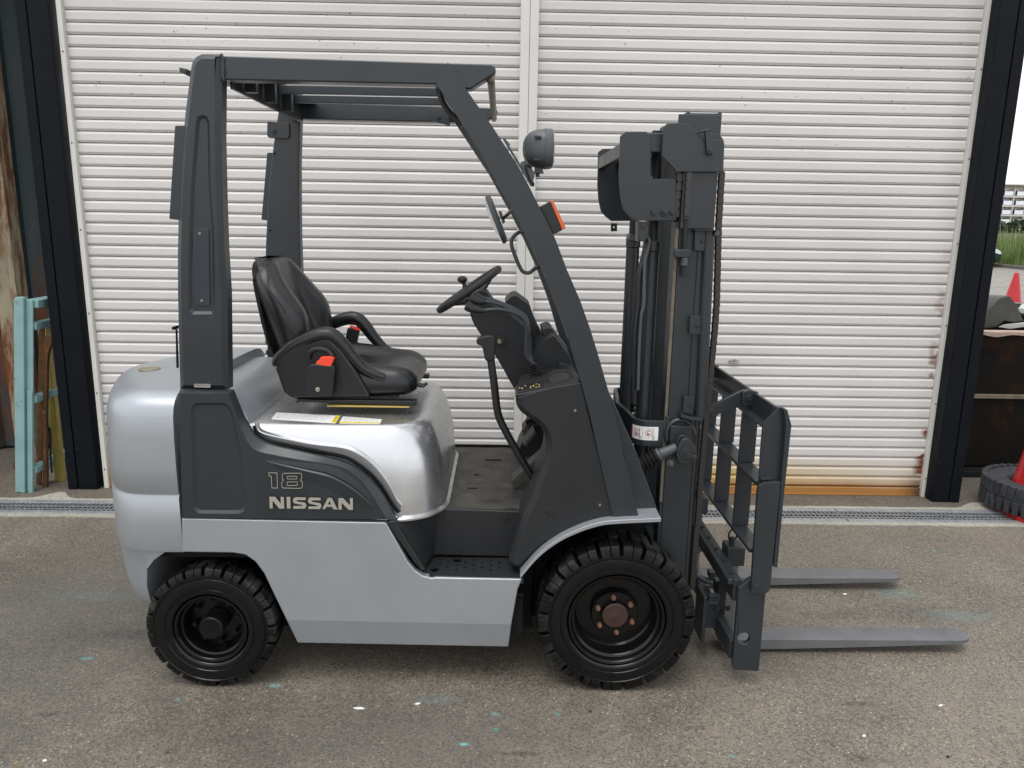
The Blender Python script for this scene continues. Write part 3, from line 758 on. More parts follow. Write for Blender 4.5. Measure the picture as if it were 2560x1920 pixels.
AY = 215.0
def zx(v): return [(p[0], p[1]) for p in v]
ap = thing('apartment_block', (150, AY, 0), 'cream five storey apartment block with white balconies far beyond the reeds', 'building')
lv = [p[1] for p in [(139.420, 14.236), (139.908, 11.025), (140.293, 8.488), (140.690, 5.879), (141.075, 3.345), (141.400, 1.209)]]
x0 = [(137.296, 8.439)][0][0]; x1 = x0 + 60
ztop = lv[0]; fl = (lv[1] - lv[4]) / 3.0
b = MB(); b.box(x0 - 6, x1, AY + 1.5, AY + 12, -1, ztop - .3); obj('wall', b, M['concrete'], ap)
b = MB(); b.box(x0 - 6.4, x1 + .4, AY - .4, AY + 12.4, ztop - .3, ztop); obj('roof', b, M['concrete'], ap)
bay = ([(143.190, 11.713)][0][0] - [(139.662, 11.655)][0][0])
xb0 = [(143.190, 11.713)][0][0] - 3 * bay
for k in range(6):
    z = lv[1] - k * fl
    if z < 0: break
    b = MB(); b.box(x0 - 6, x1, AY, AY + 1.5, z - .45, z); obj('floor_slab', b, M['concrete'], ap)
    for i in range(10):
        xa = xb0 + i * bay
        b = MB(); b.box(xa - .15, xa + .15, AY + .05, AY + 1.5, z, z + fl - .45); obj('bay_wall', b, M['concrete'], ap)
        b = MB(); b.box(xa + .7, xa + bay - .4, AY - .02, AY + .05, z + .1, z + 1.25); obj('balcony_panel', b, M['balcony'], ap)
        f = MB(); f.box(xa + .4, xa + bay - .4, AY + 1.40, AY + 1.5, z + .05, z + fl - .8); fo = obj('window', f, M['balcony'], ap)
        g_ = MB(); g_.box(xa + .55, xa + bay * .48, AY + 1.36, AY + 1.40, z + .2, z + fl - .95); g_.box(xa + bay * .55, xa + bay - .55, AY + 1.36, AY + 1.40, z + .2, z + fl - .95); obj('pane', g_, M['glass'], fo)

# litter on the asphalt
def scrap_bit(v, n, label, m='paper', grp=None):
    cx_, cy_ = v
    t = MB(); a = random.uniform(-.3, .5); l, wd = n
    pts = [(-l, 0), (-l * .5, wd * .6), (l * .3, wd), (l, wd * .4), (l * .6, -wd * .5), (-l * .4, -wd * .8)]
    rr = [(cx_ + p[0] * math.cos(a) - p[1] * math.sin(a), cy_ + p[0] * math.sin(a) + p[1] * math.cos(a)) for p in pts]
    t.plan(rr, 0.002, .005)
    o = obj('litter', t, M[m], origin=(cx_, cy_, 0)); tag(o, label, 'litter', grp)
for v, n, lb in (([(-0.462, -0.095)][0], (.020, .006), 'long white scrap on the asphalt in front of the silver side panel'),
                 ([(-0.268, -0.068)][0], (.010, .005), 'small white scrap right of the long white scrap'),
                 ([(1.558, 0.746)][0], (.010, .006), 'white curl of scrap between the two forks'),
                 ([(1.192, -0.220)][0], (.007, .005), 'white fleck on the asphalt below the fork, near the bottom edge'),
                 ([(1.534, -0.058)][0], (.010, .004), 'white fleck on the asphalt at the lower right'),
                 ([(-1.358, -0.356)][0], (.007, .005), 'white fleck at the bottom left corner of the asphalt')):
    scrap_bit(v, n, lb)
scrap_bit([(0.317, -0.103)][0], (.005, .004), 'dark pebble in front of the front wheel', 'twig')
scrap_bit([(1.411, -0.315)][0], (.006, .005), 'dark pebble at the lower right near the edge', 'twig')

# ================================================================ forklift
FK = thing('forklift', (-0.3, 0.535, 0), 'silver and dark grey counterbalance forklift with mast lowered and forks near the ground', 'forklift')
W2 = 1.07
def part(name, mb, m, bevel=.003, **k): return obj(name, mb, M[m], k.pop('parent', FK), bevel=bevel, **k)

# ---- chassis, axles, floor
b = MB(); b.box(-1.10, .13, .215, .855, .125, .585); part('chassis', b, 'under', .01)
b = MB(); b.box(.131, .40, .25, .82, .15, .60); part('axle_frame', b, 'under', .01)
b = MB(); b.box(-1.22, -.62, .30, .77, .5855, .76); part('engine_frame', b, 'under', .01)
b = MB(); b.cyl((.41, .12, .26), (.41, .95, .26), .075, 20); part('axle', b, 'under', .004)
b = MB(); b.box(-1.03, -.94, .12, .95, .17, .27); part('axle', b, 'under', .004)
b = MB(); b.loft([[(-1.25, y, z) for y, z in ((.16, .16), (.91, .16), (.91, .49), (.16, .49))], [(-.70, y, z) for y, z in ((.20, .49), (.87, .49), (.87, .50), (.20, .50))]]); 
b2 = MB(); b2.box(-1.20, -.60, .085, .985, .46, .58); part('wheel_arch_roof', b2, 'under', .004)

# ---- counterweight: plan curve swept through stacked sections
CWP = spl([(-1.066, .034), (-1.15, .034), (-1.215, .040), (-1.262, .064), (-1.300, .105), (-1.338, .165), (-1.368, .230), (-1.402, .315), (-1.430, .395), (-1.452, .470), (-1.462, .535)], 3)
CWP = CWP + [(x, W2 - y) for x, y in CWP[::-1][1:]]
def cw_ring(z, xr, yn, xf):
    ky = (.535 - yn) / (.535 - .034); kx = (xr + 1.066) / (-1.462 + 1.066)
    pts = []
    for x, y in CWP:
        x2 = -1.066 + (x + 1.066) * kx
        if abs(x + 1.066) < 1e-6: x2 = xf
        pts.append((min(x2, xf), .535 + (y - .535) * ky, z))
    return pts
XF = -1.066
secs = [(.500, -1.482, .040, XF), (.515, -1.484, .036, XF), (.60, -1.484, .034, XF), (.695, -1.484, .034, XF), (.702, -1.478, .0395, XF), (.708, -1.478, .0395, XF), (.716, -1.484, .034, XF),
        (.80, -1.484, .031, XF), (.90, -1.480, .033, XF), (.97, -1.474, .038, XF), (1.00, -1.464, .047, XF), (1.022, -1.450, .062, XF), (1.038, -1.430, .085, XF), (1.048, -1.40, .112, XF), (1.056, -1.36, .16, XF), (1.060, -1.28, .30, XF)]
b = MB(); b.loft([cw_ring(*s) for s in secs]); CW = part('counterweight', b, 'silver', 0, angle=50)
b = MB(); low = [(.262, -1.40, .115, -1.195), (.264, -1.418, .100, -1.20), (.274, -1.440, .086, -1.204), (.300, -1.458, .074, -1.21), (.36, -1.470, .064, -1.213), (.43, -1.476, .056, -1.203), (.465, -1.479, .050, -1.175), (.4992, -1.481, .0412, -1.13)]
low = [(z, xr, yn, xf) for z, xr, yn, xf in low]
b.loft([cw_ring(*s) for s in low]); part('counterweight_skirt', b, 'silver', 0, angle=50)
b = MB(); b.tube([(-1.30 + .036 * math.cos(t * math.pi / 14), .405 + .036 * math.sin(t * math.pi / 14), 1.0588) for t in range(28)], .003, 6, closed=True)
b.plan([(-1.30 + .035 * math.cos(t * math.pi / 14), .405 + .035 * math.sin(t * math.pi / 14)) for t in range(28)], 1.055, 1.0605); part('lifting_hole_cap', b, 'badge', 0, parent=CW)

# ---- silver lower side panel with the kinked sill
up = [(-1.068, 0.504), (-1.061, 0.626)]
e1 = [(-0.813, 0.624), (-0.379, 0.618)]
e2 = [(-0.379, 0.618), (-0.307, 0.476), (-0.283, 0.445), (-0.257, 0.426), (-0.226, 0.417)]
e3 = [(-0.216, 0.420), (0.083, 0.417)]+[(0.068, 0.377), (0.057, 0.301)]
arch = [(-0.896, 0.503), (-0.856, 0.496), (-0.824, 0.472), (-0.796, 0.428), (-0.775, 0.373)]
sill = [(-0.729, 0.257)]+[(0.049, 0.247)]
lowe = [(-0.700, 0.157)]+[(0.040, 0.148)]
main = [up[0], up[1]] + [e1[1]] + e2[1:] + e3 + [sill[1]] + [sill[0]] + arch[::-1]
b = MB(); b.prism(main, .03, .06)
s1, s0 = sill[1], sill[0]
b.add([(s0[0], .03, s0[1]), (s1[0], .03, s1[1]), (lowe[1][0], .05, lowe[1][1]), (lowe[0][0], .05, lowe[0][1]), (s0[0], .06, s0[1]), (s1[0], .06, s1[1]), (lowe[1][0], .062, lowe[1][1]), (lowe[0][0], .062, lowe[0][1])],
      [(0, 1, 2, 3), (4, 7, 6, 5), (1, 5, 6, 2), (0, 3, 7, 4), (2, 6, 7, 3)])
part('side_panel', b, 'silver', .005, seg=3, angle=20, weld=True, smooth=False)
b = MB(); b.prism([(p[0], p[1]) for p in main], 1.01, 1.04); part('side_panel', b, 'silver', .005)
b = MB(); b.box(-.62, .09, .064, .10, .19, .33); part('sill_liner', b, 'under', .004)

# ---- dark side cover with lettering
def resample(pts, n):
    P_ = [Vector(p) for p in pts]; L_ = [0.0]
    for a_, c_ in zip(P_, P_[1:]): L_.append(L_[-1] + (c_ - a_).length)
    out = []; j = 0
    for i in range(n):
        t = L_[-1] * i / (n - 1)
        while j < len(P_) - 2 and L_[j + 1] < t: j += 1
        f = (t - L_[j]) / max(1e-9, L_[j + 1] - L_[j]); q = P_[j] * (1 - f) + P_[j + 1] * f; out.append(tuple(q))
    return out
NC = 44
co_out = resample(spl([(-0.872, 1.062), (-0.858, 1.019), (-0.842, 0.973)] + [(-0.825, 0.939), (-0.810, 0.912), (-0.786, 0.890), (-0.745, 0.875), (-0.663, 0.857), (-0.580, 0.838), (-0.530, 0.825), (-0.488, 0.806), (-0.447, 0.776), (-0.410, 0.736), (-0.381, 0.691), (-0.352, 0.633), (-0.349, 0.621)], 6), NC)
co_in = resample(spl([(-0.878, 1.055), (-0.859, 0.997), (-0.840, 0.930)] + [(-0.818, 0.883), (-0.794, 0.864), (-0.737, 0.851), (-0.655, 0.836), (-0.565, 0.822), (-0.515, 0.809), (-0.483, 0.788), (-0.450, 0.758), (-0.418, 0.709), (-0.394, 0.665), (-0.375, 0.630)], 6), NC)
c_tl = [(-1.040, 1.066)]; c_bl = [(-1.061, 0.629)]
tl_in = [(-1.036, 1.055)]
cov = [c_tl[0]] + co_out + c_bl
inn = [tl_in[0]] + co_in + [(c_bl[0][0] + .004, c_bl[0][1])]
n = len(cov)
rc = rnd([(-1.001, 1.025), (-0.886, 1.026), (-0.867, 0.997), (-0.844, 0.831), (-0.845, 0.645), (-1.019, 0.644)], [.03, .05, .04, .03, .03, .03])
b = MB()
loops = [inn, rc]
tri = tessellate_polygon([[Vector((p[0], p[1], 0)) for p in l] for l in loops]); flat = inn + rc
b.add([(p[0], .028, p[1]) for p in flat], [tuple(t) for t in tri])
b.add([(p[0], .028, p[1]) for p in inn] + [(p[0], .050, p[1]) for p in cov] + [(p[0], .066, p[1]) for p in cov],
      [(i, (i + 1) % n, (i + 1) % n + n, i + n) for i in range(n)] + [(i + n, (i + 1) % n + n, (i + 1) % n + 2 * n, i + 2 * n) for i in range(n)] + [tuple(range(3 * n - 1, 2 * n - 1, -1))])
k = len(rc); ri = inset(rc, .010)
b.add([(p[0], .028, p[1]) for p in rc] + [(p[0], .035, p[1]) for p in ri], [(i, (i + 1) % k, (i + 1) % k + k, i + k) for i in range(k)])
tri = tessellate_polygon([[Vector((p[0], p[1], 0)) for p in ri]])
b.add([(p[0], .035, p[1]) for p in ri], [tuple(t) for t in tri])
COVER = part('side_cover', b, 'dark', 0, angle=22, weld=True)
b = MB(); b.prism(cov, .98, 1.04); part('side_cover', b, 'dark', .005)
cr = spl([(-0.771, 0.831), (-0.697, 0.816), (-0.624, 0.801), (-0.558, 0.785), (-0.509, 0.759), (-0.468, 0.729), (-0.435, 0.695), (-0.415, 0.669)], 5); m_ = len(cr); rows = [[] for _ in range(5)]
for i, p in enumerate(cr):
    f = math.sin(math.pi * i / (m_ - 1)) ** .8
    q = cr[min(i + 1, m_ - 1)]; o_ = cr[max(i - 1, 0)]; t = Vector((q[0] - o_[0], q[1] - o_[1])).normalized(); nn = Vector((t.y, -t.x))
    if nn.y > 0: nn = -nn
    for r_, (off, pr2) in zip(rows, ((-.030, 0), (-.005, .004), (0, 0), (.0065, .0065), (.050, 0))):
        a_ = Vector(p) + nn * (off * f); r_.append((a_.x, .0279 - pr2 * f, a_.y))
b = MB(); b.grid(rows); part('crease_ridge', b, 'dark', 0, parent=COVER, angle=12)
# lettering 18 / NISSAN
LY0, LY1 = .0195, .0215
b = MB()
N1 = [(-0.761, 0.709), (-0.742, 0.709), (-0.724, 0.684), (-0.724, 0.709), (-0.713, 0.708), (-0.714, 0.668), (-0.730, 0.668), (-0.751, 0.696), (-0.752, 0.668), (-0.762, 0.669)]
N2 = [(-0.533, 0.706), (-0.518, 0.707), (-0.495, 0.681), (-0.495, 0.707), (-0.485, 0.707), (-0.486, 0.666), (-0.500, 0.666), (-0.523, 0.691), (-0.523, 0.667), (-0.534, 0.667)]
I1 = [(-0.704, 0.709), (-0.692, 0.709), (-0.693, 0.669), (-0.705, 0.669)]
S1 = [(-0.641, 0.708), (-0.642, 0.699), (-0.669, 0.699), (-0.672, 0.697), (-0.672, 0.695), (-0.669, 0.693), (-0.647, 0.690), (-0.642, 0.687), (-0.640, 0.680), (-0.642, 0.674), (-0.646, 0.669), (-0.684, 0.668), (-0.683, 0.677), (-0.655, 0.678), (-0.652, 0.679), (-0.653, 0.682), (-0.676, 0.686), (-0.682, 0.690), (-0.684, 0.697), (-0.682, 0.704), (-0.675, 0.708)]
S2 = [(-0.592, 0.707), (-0.592, 0.699), (-0.619, 0.698), (-0.622, 0.697), (-0.622, 0.694), (-0.619, 0.692), (-0.597, 0.689), (-0.592, 0.686), (-0.590, 0.680), (-0.592, 0.673), (-0.596, 0.668), (-0.634, 0.668), (-0.633, 0.676), (-0.605, 0.677), (-0.603, 0.679), (-0.604, 0.681), (-0.626, 0.686), (-0.632, 0.689), (-0.634, 0.696), (-0.632, 0.704), (-0.626, 0.708)]
A1 = [(-0.568, 0.707), (-0.555, 0.707), (-0.537, 0.667), (-0.550, 0.667), (-0.555, 0.676), (-0.574, 0.676), (-0.579, 0.668), (-0.588, 0.668)]
A1h = [(-0.562, 0.698), (-0.558, 0.684), (-0.569, 0.684)]
for L_ in (N1, N2, I1, S1, S2): b.plate(L_, [], LY0, LY1)
b.plate(A1, [A1h], LY0, LY1)
def outline(pts, wd): b.plate(pts, [inset(pts, wd)], LY0, LY1)
outline([(-0.760, 0.793), (-0.731, 0.793), (-0.732, 0.739), (-0.752, 0.739), (-0.752, 0.780), (-0.759, 0.781)], .0016)
e8 = rnd([(-0.715, 0.792), (-0.650, 0.793), (-0.651, 0.771), (-0.656, 0.768), (-0.649, 0.763), (-0.650, 0.739), (-0.719, 0.739), (-0.718, 0.762), (-0.712, 0.767), (-0.716, 0.771)], [.008, .008, .004, .003, .004, .009, .009, .004, .003, .004])
outline(e8, .0016)
outline(rnd([(-0.700, 0.782), (-0.666, 0.782), (-0.667, 0.771), (-0.700, 0.771)], .003), .0014)
outline(rnd([(-0.701, 0.762), (-0.666, 0.763), (-0.666, 0.749), (-0.701, 0.748)], .003), .0014)
b2 = MB(); pl_ = [(-0.766, 0.799), (-0.474, 0.802), (-0.478, 0.658), (-0.774, 0.655)]
part('lettering', b, 'letter', 0, parent=COVER, smooth=False)

# ---- engine hood
def rrect(x0, x1, y0, y1, rf, rr, z, n=10):
    pts = []
    for (cx_, cy_, a0, r) in ((x1 - rf, y0 + rf, -90, rf), (x1 - rf, y1 - rf, 0, rf), (x0 + rr, y1 - rr, 90, rr), (x0 + rr, y0 + rr, 180, rr)):
        for k in range(n + 1):
            a = math.radians(a0 + 90 * k / n); pts.append((cx_ + r * math.cos(a), cy_ + r * math.sin(a), z))
    return pts
b = MB(); rings = []
hx0, hx1, hy0, hy1, ht, hr = -.905, -.206, .096, .974, .926, .095
HP_ = [(.603, -.014), (.66, -.012), (.72, -.008), (.77, -.003), (.81, .003), (.84, .0095), (.862, .0155), (.880, .0225), (.895, .029), (.908, .036), (.917, .043), (.9235, .051), (.926, .060)]
for z, dd in HP_:
    rings.append(rrect(hx0 + max(0, dd) * .3, hx1 - max(0, z - .74) * .06 - dd * .9, hy0 + dd, hy1 - dd, .17 - dd * .3, .02, z, 14))
for f, dz in ((.03, .0008), (.08, .0014), (.16, .0018)):
    rings.append(rrect(hx0 + .018 + f, hx1 - .0112 - .054 - f, hy0 + .060 + f, hy1 - .060 - f, max(.02, .152 - f * .5), .02, .926 + dz, 14))
b.loft(rings, False, True); HOOD = part('engine_hood', b, 'hood', 0, angle=60)
# lip along the lower edge
lo_ = resample(spl([(-0.814, 0.941), (-0.810, 0.922), (-0.794, 0.899), (-0.768, 0.887), (-0.706, 0.874), (-0.623, 0.858), (-0.539, 0.843), (-0.498, 0.829), (-0.456, 0.800), (-0.423, 0.770), (-0.390, 0.725), (-0.365, 0.680), (-0.340, 0.642)], 6), 60)
hi_ = resample(spl([(-0.809, 0.950), (-0.805, 0.926), (-0.792, 0.914), (-0.769, 0.906), (-0.707, 0.892), (-0.624, 0.876), (-0.540, 0.867), (-0.498, 0.857), (-0.457, 0.835), (-0.424, 0.807), (-0.395, 0.772), (-0.370, 0.732), (-0.349, 0.687), (-0.330, 0.664)], 6), 60)
rows = [[(p[0], .102, p[1]) for p in hi_], [(p[0], .071, p[1]) for p in hi_], [(p[0], .077, p[1]) for p in lo_], [(p[0], .098, p[1]) for p in lo_]]
b = MB(); b.grid(rows); LIP = part('hood_lip', b, 'hood', 0, parent=HOOD, angle=20)
b = MB(); b.tube([(p[0], .0735, p[1]) for p in hi_], .0030, 8); part('lip_bead', b, 'hood', 0, parent=HOOD)
b = MB(); b.loft([rrect(-.45, hx1 + .026, .070, W2 - .070, .185, .02, z, 14) for z in (.605, .611)], False, False)
b.loft([rrect(-.45, hx1 + .026, .070, W2 - .070, .185, .02, .611, 14), rrect(-.45, hx1 + .014, hy0 - .0135, hy1 + .0135, .174, .02, .620, 14)], False, False)
part('hood_lip', b, 'hood', 0, parent=HOOD, angle=30)
b = MB(); b.tube([(p[0] - .002, .084, p[1] - .007) for p in lo_], .0085, 8); part('hood_seal', b, 'under', 0)
# warning stickers on the hood
ZS = ht + .0105
def stick(pts, lines, yel, name='warning_sticker'):
    s_ = MB(); pts = [(p[0], max(p[1] + .004, .159)) for p in pts]
    s_.plan(rnd(pts, .006, 3), ht + .0002, ht + .0018); o = part(name, s_, 'white', 0, parent=HOOD, smooth=False)
    a_, b_, c_, d_ = [Vector(p) for p in pts]      # far-left, near-left, near-right, far-right
    def at_(u, v): p = (a_ * (1 - u) + d_ * u) * (1 - v) + (b_ * (1 - u) + c_ * u) * v; return (p.x, p.y)
    q = MB()
    for u0, u1, v0, v1 in lines: q.plan([at_(u0, v0), at_(u1, v0), at_(u1, v1), at_(u0, v1)], ht + .0019, ht + .0021)
    part('fine_print', q, 'printgrey', 0, parent=HOOD, smooth=False)
    q = MB()
    for u0, u1, v0, v1 in yel: q.plan([at_(u0, v0), at_(u1, v0), at_(u1, v1), at_(u0, v1)], ht + .0019, ht + .0022)
    part('yellow_strip', q, 'stickyellow', 0, parent=HOOD, smooth=False)
    q = MB()
    for u0, u1, v0, v1 in yel:
        for k in range(3):
            um = u0 + (u1 - u0) * (.3 + .1 * k) if (v1 - v0) > .5 else u0 + (u1 - u0) * (.15 + .33 * k); vm = v0 + (v1 - v0) * (.25 + .25 * k) if (v1 - v0) > .5 else (v0 + v1) / 2
            q.plan([at_(um - .008, vm - .04), at_(um + .012, vm - .04), at_(um + .012, vm + .04), at_(um - .008, vm + .04)], ht + .0023, ht + .0025)
    part('sticker_marks', q, 'print', 0, parent=HOOD, smooth=False)
rg = random.Random(4)
ln_ = []
for r in range(5):
    u = .05
    while u < .84:
        w_ = rg.uniform(.03, .10); ln_.append((u, min(u + w_, .86), .14 + .15 * r, .18 + .15 * r)); u += w_ + rg.uniform(.01, .03)
stick([(-0.756, 1.030)] and [(-0.806, 0.290), (-0.798, 0.195), (-0.565, 0.154), (-0.569, 0.253)], ln_, [(.93, 1.0, .0, 1.0)])
ln_ = []
for r in range(4):
    u = .04
    while u < .92:
        w_ = rg.uniform(.05, .14); ln_.append((u, min(u + w_, .96), .12 + .15 * r, .17 + .15 * r)); u += w_ + rg.uniform(.01, .03)
stick([(-0.558, 0.245), (-0.553, 0.153), (-0.412, 0.118), (-0.415, 0.211)], ln_, [(.0, 1.0, .78, 1.0)])

# ---- radiator cover behind the hood
b = MB(); rings = []
prf = [(-1.08, 1.020), (-1.02, 1.026), (-.96, 1.020), (-.90, .992), (-.868, .962), (-.852, .93), (-.850, .80)]
for y, sc_ in ((.145, .975), (.150, .985), (.165, .994), (.19, 1.0), (.88, 1.0), (.905, .994), (.92, .985), (.925, .975)):
    rings.append([(x, y, .80 + (z - .80) * (1 if sc_ == 1 else 1 - (1 - sc_) * 4)) for x, z in prf] + [(-1.08, y, .80)])
b.loft(rings); part('radiator_cover', b, 'silver', 0, angle=50)
b = MB(); b.tube([(-1.05, 1.0, 1.024), (-.97, .99, 1.030), (-.93, .965, 1.018), (-.905, .92, 1.0)], .010, 8); b.tube(spl([(-.905, .11, .985), (-.88, .115, .96), (-.865, .12, .91), (-.87, .13, .86)], 4), .012, 8); part('rubber_seal', b, 'hose', 0)
b = MB(); b.cyl((-.90, .86, .99), (-.90, .86, 1.015), .010, 8); part('cover_bolt', b, 'steel', 0)

# ---- overhead guard
def both(name, builder, m, **k):
    b1 = MB(); builder(b1, lambda y: y); o1 = part(name, b1, m, **k)
    b2 = MB(); builder(b2, lambda y: W2 - y); o2 = part(name, b2, m, **k)
    return o1, o2
pil = [(-0.850, 2.014), (-0.846, 2.083), (-0.850, 2.089)]+[(-0.904, 2.088), (-0.922, 2.080), (-0.934, 2.066), (-0.940, 2.045), (-0.966, 1.918), (-0.987, 1.799), (-1.003, 1.679), (-1.021, 1.492)] + [(-1.029, 1.379), (-1.038, 1.212), (-1.045, 1.062)]+[(-0.888, 1.064), (-0.881, 1.214), (-0.873, 1.381)] + [(-0.873, 1.522), (-0.869, 1.663), (-0.862, 1.845)]
rec = [(-0.931, 1.893), (-0.925, 1.908), (-0.910, 1.914), (-0.896, 1.909), (-0.890, 1.893), (-0.899, 1.708)] + [(-0.898, 1.543), (-0.905, 1.408), (-0.910, 1.325), (-0.920, 1.310), (-0.983, 1.309), (-0.994, 1.323), (-0.986, 1.461), (-0.977, 1.541)] + [(-0.959, 1.707)]
b = MB(); 
pfl = [True] * len(pil)
pin = inset(pil, .016)
loops = [pin, rec]
tri = tessellate_polygon([[Vector((p[0], p[1], 0)) for p in l] for l in loops])
b.add([(p[0], .048, p[1]) for p in pin + rec], [tuple(t) for t in tri])
n = len(pil)
b.add([(p[0], .048, p[1]) for p in pin] + [(p[0], .062, p[1]) for p in pil] + [(p[0], .105, p[1]) for p in pil],
      [(i, (i + 1) % n, (i + 1) % n + n, i + n) for i in range(n)] + [(i + n, (i + 1) % n + n, (i + 1) % n + 2 * n, i + 2 * n) for i in range(n)] + [tuple(range(3 * n - 1, 2 * n - 1, -1))])
k = len(rec); ri = inset(rec, .009)
b.add([(p[0], .048, p[1]) for p in rec] + [(p[0], .056, p[1]) for p in ri], [(i, (i + 1) % k, (i + 1) % k + k, i + k) for i in range(k)] + [tuple(range(k, 2 * k))])
RP = part('rear_pillar', b, 'dark', 0, angle=22, weld=True)
b = MB(); b.prism(rnd([(-0.966, 1.576), (-0.915, 1.577)] + [(-0.927, 1.337), (-0.977, 1.336)], .006), .052, .0565); NP_ = part('cover_plate', b, 'plate', .001, parent=RP)
for p in [(-0.943, 1.562)] + [(-0.951, 1.353)]:
  b = MB(); b.prism(disc(p[0], p[1], .0045, 8), .049, .052)
  part('screw', b, 'badge', 0, parent=RP)
b = MB(); b.prism(rnd([(-0.993, 1.083), (-0.940, 1.083), (-0.941, 1.071), (-0.994, 1.072)], .003, 3), .046, .048); part('name_label', b, 'steel', 0, parent=RP)
b = MB(); q = [(-0.990, 1.081), (-0.943, 1.081), (-0.943, 1.074), (-0.990, 1.074)]
for r in range(2):
    for c in range(13):
        f0 = c / 13; f1 = f0 + rg.uniform(.03, .06); x_0, x_1 = q[0][0], q[1][0]; z1 = q[0][1] - .0004 - r * .0026
        b.box(x_0 + (x_1 - x_0) * f0, x_0 + (x_1 - x_0) * f1, .0452, .046, z1 - .0016, z1)
part('label_print', b, 'print', 0, parent=RP, smooth=False)
b = MB(); b.prism([(W_[0], W_[1]) for W_ in pil], W2 - .105, W2 - .05); RP2 = part('rear_pillar', b, 'dark', .008)
for p in [(-0.962, 1.878), (-0.996, 1.561)]:
  b = MB(); b.prism(disc(p[0], p[1], .005, 10), .9635, .9645)
  part('bolt_hole', b, 'under', 0, parent=RP2)
fl_ = [(-0.977, 1.884), (-1.000, 1.883), (-1.039, 1.605), (-1.017, 1.599)]
both('rear_flange', lambda b_, Y: b_.prism(rnd([(fl_[0][0] + .03, fl_[0][1]), fl_[1], fl_[2], (fl_[3][0] + .03, fl_[3][1])], .004), Y(.06), Y(.085)), 'dark', bevel=.002)
b = MB(); q = [(-0.968, 2.053), (-0.992, 2.057), (-0.990, 2.043), (-0.970, 2.035)]; b.prism(q, .10, .16); part('lamp_bracket', b, 'dark', .002)
b = MB(); q = [(-1.059, 1.264), (-1.071, 1.261), (-1.070, 1.252), (-1.060, 1.252)]; b.prism(q, .09, .12); q = [(-1.062, 1.252), (-1.057, 1.252), (-1.062, 1.125), (-1.069, 1.124)]; b.prism(q, .098, .104); part('latch', b, 'under', .001)

rail = rnd([(-0.874, 2.085), (-0.039, 2.075), (-0.026, 2.065), (-0.028, 2.050), (-0.103, 2.003), (-0.205, 2.015), (-0.879, 2.017)], [0, .03, .01, .01, .01, 0, 0])
RR, RR2 = both('roof_rail', lambda b_, Y: b_.prism(rail, Y(.060), Y(.118)), 'dark', bevel=.005)
b = MB(); wl_ = [(-0.847, 2.089), (-0.840, 2.077), (-0.842, 2.018), (-0.846, 2.016)]; b.tube([(p[0], .057, p[1]) for p in spl(wl_, 5)], [.0018 + .0012 * ((i * 7) % 3) for i in range(16)], 6); part('weld_bead', b, 'dark', 0, parent=RR)
ztr = rail[0][1]; 
# rear cross beam (angle) and front beam, roof bars
xr0 = [(-0.843, 2.085)][0][0]
b = MB(); b.box(xr0 + .005, xr0 + .065, .119, W2 - .119, ztr - .012, ztr - .004); b.box(xr0 - .003, xr0 + .005, .119, W2 - .119, ztr - .085, ztr - .004); part('rear_cross_beam', b, 'dark', .002)
b = MB(); b.box(xr0 - .05, xr0 - .022, .106, W2 - .106, ztr - .06, ztr - .005); part('rear_cross_tube', b, 'dark', .006)
xfr = [(-0.205, 2.015)][0][0]
b = MB(); b.box(xfr - .02, xfr + .025, .119, W2 - .119, ztr - .055, ztr - .012); part('front_cross_beam', b, 'dark', .005)
bar0 = None
for yb_ in (.22, .43, .64):
    b = MB(); b.box(xr0 + .06, xfr - .02, yb_ - .010, yb_ + .010, ztr - .049, ztr - .022); part('roof_bar', b, 'dark', .002)
    b = MB(); b.box(xr0 + .012, xr0 + .05, yb_ - .012, yb_ + .012, ztr - .080, ztr - .013); part('bar_bracket', b, 'dark', .002)
cbz = [(-0.045, 2.044)][0]
b = MB(); b.tube(spl([(cbz[0] - .01, .09, cbz[1] + .02), (cbz[0], .09, cbz[1]), (cbz[0] + .004, .13, cbz[1] - .012), (cbz[0] + .004, .5, cbz[1] - .012), (cbz[0] + .004, .94, cbz[1] - .012), (cbz[0], .98, cbz[1])], 4), .012, 10); part('front_grab_bar', b, 'tan', 0)
# joint plates on the far side
for name, pts_ in (('joint_plate', [(-0.878, 2.074), (-0.842, 2.073), (-0.824, 2.059), (-0.828, 2.021), (-0.841, 2.006), (-0.880, 2.008)]), ('joint_plate', [(-0.299, 2.065), (-0.232, 2.070), (-0.223, 1.999), (-0.281, 2.014), (-0.300, 2.016)]), ('joint_plate', [(-0.984, 2.006), (-0.895, 2.000), (-0.895, 1.949), (-0.904, 1.939), (-0.979, 1.939), (-0.988, 1.948)])):
    b = MB(); b.prism(rnd(pts_, .006, 3), *((.944, .9515) if pts_[0][0] > -.9 else (.955, .9645))); part(name, b, 'dark', .001)
for p in [(-0.866, 2.044), (-0.271, 2.034), (-0.959, 1.968)]:
  b = MB(); hexbolt(b, p[0], p[1], .955 if p[0] < -.9 else .944, .009, .008)
  part('joint_bolt', b, 'dark', 0)

